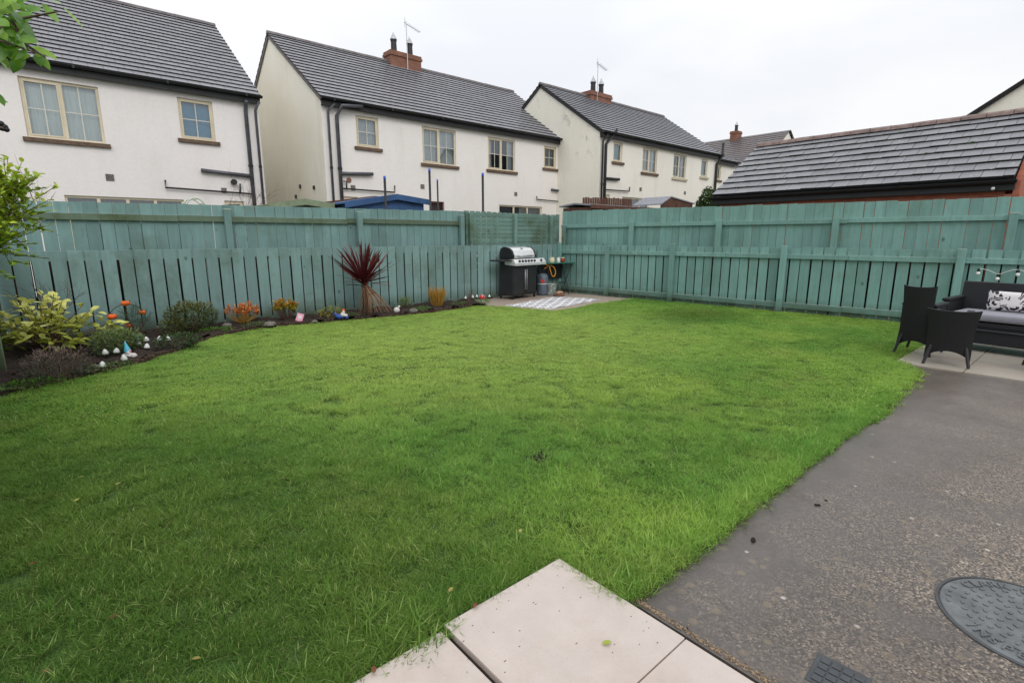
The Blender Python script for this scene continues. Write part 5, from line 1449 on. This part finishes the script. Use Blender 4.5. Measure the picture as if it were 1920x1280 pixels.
m = MB(); m.box(HW+.005, HW+.26, -.203, .18, .845, .882); m.build('side_burner', 'dark_metal', bq, bevel=.006)
m = MB(); m.box(-HW+.005, HW-.005, -.20, .20, .781, .90); m.build('firebox', 'dark_metal', bq)
lidp = [(-.20,.905),(-.205,.97),(-.16,1.07),(-.08,1.125),(.06,1.145),(.16,1.11),(.20,1.0),(.20,.905)]
m = MB(); m.prism(lidp, 'x', -HW+.05, HW-.05); m.build('lid', 'steel', bq, bevel=.008)
for a, b in ((-HW,-HW+.049), (HW-.049,HW)):
    m = MB(); m.prism([(y*1.02, .9+(z-.9)*1.03) for y, z in lidp], 'x', a, b); m.build('lid_end', 'black_plastic', bq, bevel=.008)
m = MB(); m.tube([(-.24,-.245,.955),(.24,-.245,.955)], .013, 10)
for x in (-.22,.22): m.tube([(x,-.205,.955),(x,-.245,.955)], .010, 8)
m.build('lid_handle', 'galv', bq, smooth=True)
m = MB(); m.tube([(0,-.108,1.108),(0,-.125,1.13)], .03, 14); m.build('thermometer', 'galv', bq)
# gas bottle
p = G(1015,553,.012); gb = thing('gas_bottle', 'grey gas bottle with a red label beside the barbecue', 'gas bottle', (p[0]+.02,p[1]-.02,.012))
m = MB(); m.lathe([(.10,0),(.125,.015),(.135,.05),(.135,.42),(.12,.48),(.075,.515),(.04,.52)], 24); m.build('body', 'bottle_grey', gb, smooth=True)
m = MB(); m.lathe([(.137,.0),(.137,.012)], 24, (0,0,.27)); m.build('white_band', 'white_plastic', gb)
m = MB(); m.tube([(-.095,-.0975,.345),(-.100,-.103,.345)], .045, 18); m.build('label', 'red', gb)
m = MB(); m.tube([(-.06,0,.51),(-.06,0,.60),(.06,0,.60),(.06,0,.51)], .01, 8); m.tube([(0,0,.52),(0,0,.60)], .018, 8); m.box(-.03,.03,-.03,.03,.56,.585); m.build('valve', 'dark_metal', gb)
hz = thing('gas_hose', 'looped orange gas hose hanging from the barbecue to the bottle', 'hose', (p[0]-.05,p[1]-.1,.012))
hp = [(8.30-p[0]+.05,0,.80),(.10,-.05,.72),(.16,-.08,.60),(.24,-.06,.47),(.32,-.05,.44),(.37,-.05,.52),(.34,-.04,.64),(.24,-.03,.70),(.15,0,.68),(.09,.05,.62)]
m = MB()
def catmull(P_, k=6):
    P_ = [Vector(q) for q in P_]; out = []
    for i in range(len(P_)-1):
        a, b, c, d = P_[max(i-1,0)], P_[i], P_[i+1], P_[min(i+2, len(P_)-1)]
        for j in range(k):
            t = j/k; out.append(.5*((2*b)+(c-a)*t+(2*a-5*b+4*c-d)*t*t+(3*b-a-3*c+d)*t**3))
    return out+[P_[-1]]
m.tube(catmull(hp), .010, 8); m.build('tube', 'hose', hz, smooth=True)
# corner shelf table
YT = 8.75
xl = PX(1024,490,YT); xr = PX(1073,492,YT); zt = PZ(1050,492,YT)
tb_ = thing('corner_table', 'green glass topped table in the fence corner right of the barbecue', 'table', ((xl+xr)/2,YT+.1,.012))
hw_ = (xr-xl)/2; zt -= .012
m = MB(); m.box(-hw_, hw_, -.20, .28, zt-.02, zt); m.build('table_top', 'shelf_green', tb_, bevel=.006)
for sx in (-1, 1):
    m = MB(); m.tube([(sx*(hw_-.06),-.15,zt-.02),(sx*(hw_-.16),.10,.0)], .009, 6); m.build('leg', 'dark_metal', tb_)
    m = MB(); m.tube([(sx*(hw_-.06),.22,zt-.02),(sx*(hw_-.02),-.05,.0)], .009, 6); m.build('leg', 'dark_metal', tb_)
m = MB(); m.quad([(-hw_+.05,.2,.35),(hw_-.05,.2,.35),(hw_-.05,.2,zt-.03),(-hw_+.05,.2,zt-.03)]); m.build('back_cloth', 'dark_metal', tb_)
zz = zt+.013
x, y = PX(1036,487,YT-.02), YT
o = thing('candle_jar', 'wide cream candle jar, leftmost on the corner table', 'candle', (x,y,zz)); m = MB(); m.lathe([(.055,0),(.062,.02),(.062,.10),(.052,.115)], 18); m.build('jar', 'cream_wax', o, smooth=True)
m = MB(); m.lathe([(.054,0),(.054,.012)], 18, (0,0,.117)); m.build('lid', 'pale_frame', o)
x = PX(1047,487,YT-.02)
o = thing('candle_jar', 'narrow white candle jar in the middle of the corner table', 'candle', (x,y-.02,zz)); m = MB(); m.lathe([(.036,0),(.04,.02),(.04,.10),(.034,.11)], 16); m.build('jar', 'white_plastic', o, smooth=True)
m = MB(); m.lathe([(.034,0),(.034,.012)], 16, (0,0,.112)); m.build('lid', 'pale_frame', o)
x = PX(1056,487,YT-.02)
o = thing('candle_jar', 'amber red candle jar with pale lid, rightmost on the corner table', 'candle', (x,y,zz)); m = MB(); m.lathe([(.044,0),(.05,.02),(.05,.09),(.044,.10)], 16); m.build('jar', 'amber', o, smooth=True)
m = MB(); m.lathe([(.048,0),(.048,.014)], 16, (0,0,.102)); m.build('lid', 'cream_wax', o)
# bucket
p = G(1034,548,.012); p = (p[0]-.05,8.72,.012)
x = PX(1034,540,8.72)
o = thing('patterned_bucket', 'white and grey patterned bucket on the concrete right of the gas bottle', 'bucket', (x,8.72,.012)); m = MB(); m.lathe([(.095,0),(.11,.02),(.12,.27),(.125,.275),(.115,.27),(.10,.03)], 22); m.build('body', 'bucket', o, smooth=True)
x = PX(1049,550,8.4)
o = thing('log_basket', 'low round basket heaped with brown kindling logs', 'basket', (x,8.42,.012)); m = MB(); m.lathe([(.09,0),(.13,.03),(.14,.055),(.13,.05)], 20); m.build('basket', 'terracotta', o, smooth=True)
m = MB()
for k in range(8):
    a = U(0,2*PI); r_ = .075*random.random(); m.ball((r_*math.cos(a), r_*math.sin(a), .065+U(0,.035)), U(.032,.045), 10, sq=(1.3,1,.8))
m.build('logs', simple('cut_wood', (.42,.25,.15), .8, .3, 20, .3), o, smooth=True)
o = thing('folding_stool', 'small black folding stool frame beside the kindling basket', 'stool', (PX(1055,545,8.6),8.62,.012))
m = MB()
for yy in (-.08,.08): m.tube([(-.14,yy,0),(.0,yy,.30)], .006, 6); m.tube([(.16,yy,0),(.0,yy,.30)], .006, 6)
m.tube([(0,-.1,.30),(0,.1,.30)], .010, 6); m.build('frame', 'dark_metal', o, smooth=True)

# ------------------------------------------------------------------ rattan furniture
def rattan_chair(label, loc, rz_, H, wt, wb, arm=True, group='black rattan chairs on the far patio', deep=.44, armh=.60):
    """faces local +X; its back is at x = 0 and leans outward to the top"""
    t_ = thing('rattan_chair', label, 'chair', loc, rz_, group)
    m = MB(); n = 14; zb = .13
    def backpt(u, z, th):  # u -1..1
        q = max(0., (z-zb)/(H-zb)); w = (wb+(wt-wb)*q**.8)*.5+.018*math.sin(PI*q)*(-1)
        x = -.10*min(q,1.2)+.02-(.03*(1-u*u)) 
        return Vector((x+th, u*w, z))
    rows = []
    for th in (0, .035):
        g = []
        for i in range(13):
            row = []
            for j in range(n+1):
                u = -1+2*j/n; zlow = zb-.06*abs(u)**2.2+.03*(1-abs(u)**2); q = i/12
                z = zlow+(H+.018*abs(u)**3-zlow)*q; row.append(m.vert(backpt(u, max(z, zb-.1), th)))
            g.append(row)
        rows.append(g)
    for g in rows:
        for i in range(12):
            for j in range(n): m.face((g[i][j], g[i][j+1], g[i+1][j+1], g[i+1][j]))
    a, b = rows
    for j in range(n): m.face((a[0][j], a[0][j+1], b[0][j+1], b[0][j])); m.face((a[12][j], a[12][j+1], b[12][j+1], b[12][j]))
    for i in range(12):
        for j in (0, n): m.face((a[i][j], a[i+1][j], b[i+1][j], b[i][j]))
    m.build('backrest', 'rattan', t_, smooth=False)
    for s_ in (-1, 1):
        m = MB(); w_ = wb/2-.045
        m.prism([(.02,.20),(deep-.03,.20),(deep,.24),(deep+.01,armh),(.0,armh)], 'y', s_*w_-.02*(s_ > 0)-.0, s_*w_+.02*(s_ < 0)+s_*.03); m.build('side_panel', 'rattan', t_)
        m = MB(); m.box(-.02, deep+.03, s_*w_-.035, s_*w_+.035, armh+.001, armh+.035); m.build('armrest', 'rattan', t_, bevel=.012)
        for (xx, dx) in ((.01,-.045), (deep-.03,.02)):
            m = MB(); m.tube([(xx, s_*(wb/2-.055), .24), (xx+dx, s_*(wb/2-.005), .0)], [.019,.014], 8); m.build('leg', 'twig' if 0 else 'dark_metal', t_)
    m = MB(); m.box(.04, deep-.01, -wb/2+.03, wb/2-.03, .27, .36); m.build('seat', 'rattan', t_, bevel=.01)
    m = MB(); m.box(.05, deep-.02, -wb/2+.04, wb/2-.04, .361, .42); m.build('cushion', 'cushion', t_, bevel=.02)
    return t_
L1 = Vector(G(1728,683)[:2]); L2 = Vector(G(1815,692)[:2]); mid = (L1+L2)/2; dv = L2-L1
az = math.atan2(dv.y, dv.x)+PI/2
rattan_chair('low black rattan tub chair seen from behind, nearest the lawn edge', (mid.x+.03,mid.y,.010), R(9), .60, .44, dv.length, armh=.53)
L1 = Vector(G(1675,661)[:2]); d3 = Vector((math.cos(R(-4)-PI/2), math.sin(R(-4)-PI/2)))
wch = .36; mid3 = L1+d3*wch*.5
rattan_chair('tall-backed black rattan armchair behind the tub chair, standing on the grass edge', (mid3.x+.03,mid3.y+.0,.010), R(-4), .80, .31, .36, armh=.57)
L1 = Vector(G(1912,700)[:2]); d3 = Vector((math.cos(az-PI/2), math.sin(az-PI/2)))
mid4 = L1+d3*.24
rattan_chair('black rattan chair cut off by the right edge, in front of the sofa', (mid4.x+.03,mid4.y-.02,.010), R(9), .62, .46, .42, armh=.55)
# sofa facing the camera side (-X)
rot = math.atan2(-.999, -.05)
zA = PU(1800,527,8.9)[2]
sf_ = thing('rattan_sofa', 'charcoal rattan sofa with a grey seat cushion against the right fence', 'sofa', (8.25,.62,.010), R(-7))
# local: front at x=0, back at x=.65, y from -.72 to .62
y0_, y1_ = -.80, .70
m = MB(); m.box(.0, .04, y0_+.06, y1_-.06, .10, .30); m.build('front_skirt', 'rattan_sofa', sf_, bevel=.006)
m = MB(); m.box(-.01, .58, y0_+.06, y1_-.06, .301, .36); m.build('seat_frame', 'rattan_sofa', sf_, bevel=.008)
m = MB(); m.box(-.02, .03, y0_+.055, y1_-.055, .262, .275); m.build('trim', 'grey_pipe', sf_)
m = MB(); m.box(-.03, .52, y0_+.09, y1_-.09, .375, .465); m.build('seat_cushion', 'cushion', sf_, bevel=.03)
m = MB(); m.box(.56, .62, y0_-.0, y1_+.0, .12, .80, top=(.08,0)); m.build('backrest', 'rattan_sofa', sf_, bevel=.012)
for yy in (y0_, y1_-.058):
    m = MB(); m.box(.0, .56, yy, yy+.058, .12, .58); m.build('side_panel', 'rattan', sf_, bevel=.006)
    m = MB(); m.box(-.03, .56, yy-.012, yy+.07, .581, .62); m.build('armrest', 'rattan', sf_, bevel=.01)
    for xx in (.03, .56):
        m = MB(); m.box(xx-.02, xx+.02, yy+.01, yy+.05, 0, .119); m.build('leg', 'dark_metal', sf_)
# pillow
pl = PU(1896,561,8.70)
m = MB(); n = 12
def pil(u, v, s_): 
    e = (1-u**4)*(1-v**4); return Vector((s_*.055*max(0,e)**.6, u*.25*(1-.06*(1-v*v)), v*.125*(1-.06*(1-u*u))))
for s_ in (-1, 1):
    g = [[m.vert(pil(-1+2*i/n, -1+2*j/n, s_)) for j in range(n+1)] for i in range(n+1)]
    for i in range(n):
        for j in range(n): m.face((g[i][j], g[i+1][j], g[i+1][j+1], g[i][j+1]))
pw = m.build('scatter_pillow', 'pillow', smooth=True, loc=(8.72,pl[1]-.02,.60)); pw.rotation_euler = (0,R(14),R(-7))
tag(pw, 'white cushion printed with black palm leaves on the sofa', 'cushion')
# string lights on the low fence
def on_low(px, py): s_, z = PL(px, py, A, B); q = A+dirr*s_; return Vector((q.x-.12, q.y, z))
cpts = [on_low(1840,503), on_low(1856,506), on_low(1874,513), on_low(1892,508), on_low(1912,505), on_low(1950,515), on_low(1990,508)]
base = Vector(cpts[0]); st = thing('string_lights', 'white cable of festoon bulbs strung along the low fence above the sofa', 'string lights', base)
m = MB(); m.tube([q-base for q in catmull(cpts, 5)], .004, 6); m.build('cable', 'white_plastic', st, smooth=True)
for q in (on_low(1838,503), on_low(1874,513), on_low(1912,505), on_low(1950,515)):
    m = MB(); c = q-base; m.tube([c, c+Vector((0,0,-.045))], .016, 8); bq_ = m.build('bulb_holder', 'dark_metal', st)
    m = MB(); m.ball(c+Vector((0,0,-.068)), .025, 12, sq=(1,1,1.15)); m.build('bulb', 'lit_bulb', bq_, smooth=True)
# white ball light behind the tall chair
q = on_low(1713,546); m = MB(); m.ball((0,0,0), .05, 14); o = tag(m.build('globe_light', 'lit_bulb', smooth=True, loc=(9.9,q.y,.57)), 'white globe light on a spike peeping over the tall chair back', 'garden light')
m = MB(); m.tube([(0,0,-.57),(0,0,-.05)], .008, 6); m.build('spike', 'dark_metal', o)

# ------------------------------------------------------------------ manhole cover
mc = thing('manhole_cover', 'round grey metal inspection cover with raised lettering, set in the wet path', 'manhole cover', (2.485,-.01,-.004))
RM = .278
m = MB(); m.lathe([(RM,-.02),(RM,.004),(RM-.010,.006),(RM-.012,.0),(RM-.012,-.02)], 72); m.build('frame_ring', 'cover_ring', mc)
m = MB(); m.lathe([(RM-.014,-.02),(RM-.014,.003),(RM-.017,.005)], 72); cv = m.build('cover_plate', 'cover_metal', mc)
m = MB()
for r_, n in ((.035,5),(.067,10),(.099,15),(.131,20),(.163,25),(.195,30),(.238,40)):
    for k in range(n):
        a = 2*PI*k/n+r_*9
        if r_ > .23 and not (.0 < ((a-R(72)) % PI) < R(36)): continue
        m.T = Matrix.Translation((r_*math.cos(a), r_*math.sin(a), 0)) @ Matrix.Rotation(a+PI/2*((k+int(r_*100)) % 2), 4, 'Z')
        m.box(-.0085, .0085, -.0050, .0050, .0051, .0085)
m.T = None
m.build('tread_studs', 'cover_metal', mc, bevel=.0012)
def arc_text(txt, r_, amid, span, size, flip, parent):
    bmx = bmesh.new(); n = len(txt)
    for i, ch in enumerate(txt):
        cu = bpy.data.curves.new('glyph', 'FONT'); cu.body = ch; cu.size = size; cu.extrude = .0022; cu.align_x = 'CENTER'; cu.align_y = 'CENTER'
        ob = bpy.data.objects.new('glyph', cu); COL.objects.link(ob)
        bpy.context.view_layer.update()
        me = bpy.data.meshes.new_from_object(ob.evaluated_get(bpy.context.evaluated_depsgraph_get()))
        q = (i+.5)/n-.5
        a = amid+(-span*q if not flip else span*q)
        T = Matrix.Translation((r_*math.cos(a), r_*math.sin(a), .0075)) @ Matrix.Rotation(a-PI/2+(PI if flip else 0), 4, 'Z')
        me.transform(T); bmx.from_mesh(me)
        bpy.data.objects.remove(ob); bpy.data.curves.remove(cu); bpy.data.meshes.remove(me)
    me = bpy.data.meshes.new('lettering'); bmx.to_mesh(me); bmx.free(); me.materials.append(M['cover_metal'])
    o = bpy.data.objects.new('lettering', me); COL.objects.link(o); o.parent = parent
arc_text('CLARK-DRAIN', .226, R(18), R(96), .052, False, cv)
arc_text('INSPECTION', .226, R(182), R(96), .052, True, cv)
# small square drain cover at the bottom edge
dc = thing('drain_cover', 'small square dark drain cover at the bottom edge beside the pale slabs', 'drain cover', (1.70,.375,-.004), R(3))
m = MB(); m.box(-.075,.075,-.075,.075,-.03,.003); m.build('frame', 'cover_ring', dc, bevel=.002)
m = MB()
for i in range(4):
    for j in range(4): m.box(-.062+.032*i, -.062+.032*i+.026, -.062+.032*j, -.062+.032*j+.026, .0031, .006)
m.build('lid_grid', 'cover_ring', dc)

# ------------------------------------------------------------------ litter: leaves, soil crumbs
def lying_leaf(label, px, py, L, W_, mat, z=.016, a=None, name='fallen_leaf', t=None):
    p = G(px, py, z); m = MB(); a = U(0,2*PI) if a is None else a
    m.leaf((0,0,0), (math.cos(a), math.sin(a), .05), L, W_, .02, t=t, seg=5, nrm=Vector((.1,.1,1)), curl=.25, base=.1)
    tag(m.build(name, mat, loc=(p[0],p[1],z+.003), fixn=False), label, 'leaf')
lying_leaf('small green leaf lying on the large pale slab', 1130, 1208, .034, .020, 'leaf_fallen_green', .016, R(-20))
for px, py, lb, t in ((68,1053,'russet fallen leaf on the dark grass at left',.1), (95,1258,'brown fallen leaf in the bottom left corner',.3), (976,992,'yellow leaf in the grass above the slab corner',.95), (842,1110,'yellowish leaf in the grass left of the slab',.9), (205,1160,'dark red leaf in the lower left grass',.0), (888,1140,'brown leaf on the slab edge',.25), (360,1235,'yellow-brown leaf at the bottom left of centre',.9), (158,893,'pale yellow leaf in the grass at left',1.), (225,905,'small yellow leaf right of the pale one',1.), (140,940,'yellow leaf in the shaded grass',1.), (850,757,'small brown leaf in the middle lawn',.3), (1110,815,'brown leaf right of the muddy spot',.3), (702,1262,'brown leaf by the soil at the left slab corner',.3)):
    lying_leaf(lb, px, py, .030, .017, 'leaf_litter', .020, t=t)
random.seed(5)
def crumb(label, px, py, s_, mat='dirt', name='soil_lump'):
    p = G(px, py, 0); m = MB()
    for k in range(5): m.ball((U(-s_,s_)*.7, U(-s_,s_)*.7, s_*.35), s_*U(.35,.7), 7, sq=(1,1,.7))
    for i, v in enumerate(m.v): m.v[i] = tuple(c*(1+U(-.2,.2)) for c in v)
    tag(m.build(name, mat, loc=(p[0],p[1],-.004)), label, 'soil')
for px, py, s_, lb in ((1413,1012,.014,'dark soil lump on the path, largest in the middle'), (1330,1021,.007,'tiny soil lump left of the largest one'), (1533,946,.012,'dark soil lump further up the path'), (1548,937,.007,'tiny soil lump beside the upper one'), (1236,1077,.015,'soil lump where lawn, slab and path meet'), (1223,1107,.008,'small brown lump beside the slab corner'), (1434,925,.02,'dark clod fallen from the lawn edge'), (1288,1176,.005,'tiny crumb on the path by the slab joint'), (1640,790,.02,'clod at the far lawn edge')):
    crumb(lb, px, py, s_)
p = G(1015,860,0); m = MB()
for k in range(60): m.ball((random.gauss(0,.035), random.gauss(0,.035), .002+U(0,.008)), U(.004,.010), 7)
tag(m.build('muddy_patch', 'dirt', loc=(p[0],p[1],.0)), 'bare muddy patch in the middle of the lawn', 'soil')
# fine grit along slab and path edges
m = MB(); random.seed(9)
for k in range(900):
    y = U(-.2,1.05); m.ball((1.512+abs(random.gauss(0,.014)), y, -.003), U(.002,.005), 5)
o = m.build('gravel', 'grit'); tag(o, 'fine grit collected in the joint between the slabs and the path', 'gravel'); o['kind'] = 'stuff'
m = MB()
for k in range(700):
    x = U(1.5,5.2); y = 1.045+.008*(x-1.5)+random.gauss(0,.014); m.ball((x, y, -.002), U(.003,.012), 5)
o = m.build('soil_crumbs', 'dirt'); tag(o, 'dark soil crumbs along the lawn edge of the path', 'soil'); o['kind'] = 'stuff'
m = MB()
for k in range(60): x, y = U(.3,1.46), U(.8,1.35); a = U(0,PI); m.box(x, x+U(.003,.008), y, y+.0015, .0145, .0155)
o = m.build('debris', 'dirt'); tag(o, 'tiny dark specks scattered on the pale slabs', 'debris'); o['kind'] = 'stuff'
m = MB()
for k in range(1500):
    x = U(-.5,6.4); y = U(6.3,9.05)
    if inpoly(x, y, SOIL): m.ball((x, y, soilh(x, y)-.005), U(.006,.022), 6, sq=(1,1,.7))
o = m.build('soil_crumbs', 'soil'); tag(o, 'dark crumbly soil covering the flower bed', 'soil'); o['kind'] = 'stuff'

# ------------------------------------------------------------------ sky, sun, camera
w = bpy.data.worlds.new('World'); S.world = w; w.use_nodes = True
nt = w.node_tree; bg = nt.nodes['Background']
sky = nt.nodes.new('ShaderNodeTexSky'); sky.sky_type = 'NISHITA'; sky.sun_disc = False
sky.sun_elevation = R(38); SUNAZ = R(200); sky.sun_rotation = SUNAZ
tc = nt.nodes.new('ShaderNodeTexCoord')
sep = nt.nodes.new('ShaderNodeSeparateXYZ'); nt.links.new(tc.outputs['Generated'], sep.inputs[0])
rp = nt.nodes.new('ShaderNodeValToRGB'); nt.links.new(sep.outputs['Z'], rp.inputs[0])
e = rp.color_ramp.elements; BG = .1
e[0].position = 0.; e[0].color = (9.3,9.4,9.6,1); e[1].position = .22; e[1].color = (10.0,10.0,10.15,1)
x_ = e.new(.5); x_.color = (11.8,11.8,12.,1); x_ = e.new(1.); x_.color = (14.5,14.5,14.7,1)
nz = nt.nodes.new('ShaderNodeTexNoise'); nz.inputs['Scale'].default_value = 2.2; nz.inputs['Detail'].default_value = 5; nz.inputs['Roughness'].default_value = .5
mp = nt.nodes.new('ShaderNodeMapping'); mp.inputs['Scale'].default_value = (1,1,2.6); nt.links.new(tc.outputs['Generated'], mp.inputs[0]); nt.links.new(mp.outputs[0], nz.inputs['Vector'])
cr_ = nt.nodes.new('ShaderNodeValToRGB'); nt.links.new(nz.outputs['Fac'], cr_.inputs[0])
cr_.color_ramp.elements[0].position = .35; cr_.color_ramp.elements[0].color = (.90,.925,.955,1); cr_.color_ramp.elements[1].position = .62; cr_.color_ramp.elements[1].color = (1.04,1.035,1.03,1)
mu = nt.nodes.new('ShaderNodeMix'); mu.data_type = 'RGBA'; mu.blend_type = 'MULTIPLY'; mu.inputs[0].default_value = 1
nt.links.new(rp.outputs[0], mu.inputs[6]); nt.links.new(cr_.outputs[0], mu.inputs[7])
mx = nt.nodes.new('ShaderNodeMix'); mx.data_type = 'RGBA'; mx.inputs[0].default_value = .93
nt.links.new(sky.outputs[0], mx.inputs[6]); nt.links.new(mu.outputs[2], mx.inputs[7])
nt.links.new(mx.outputs[2], bg.inputs['Color']); bg.inputs['Strength'].default_value = BG
sun = bpy.data.lights.new('sun', 'SUN'); sun.energy = .9; sun.angle = R(25); sun.color = (1,.97,.93)
so_ = bpy.data.objects.new('sun', sun); COL.objects.link(so_)
az_, el_ = SUNAZ, R(38)
dvec = Vector((math.sin(az_)*math.cos(el_), math.cos(az_)*math.cos(el_), math.sin(el_)))
so_.rotation_euler = dvec.to_track_quat('Z', 'Y').to_euler()
cam = bpy.data.cameras.new('camera'); cam.sensor_width = 36; cam.lens = F_/1920*36; cam.clip_end = 2000; cam.clip_start = .05
co = bpy.data.objects.new('camera', cam); COL.objects.link(co); co.location = (0,0,EYE)
co.rotation_euler = (PI/2-PITCH, 0, -math.atan2(SA, CA)); S.camera = co
S.view_settings.view_transform = 'Standard'; S.view_settings.look = 'None'; S.view_settings.exposure = 0
S.cycles.max_bounces = 8; S.cycles.transparent_max_bounces = 8
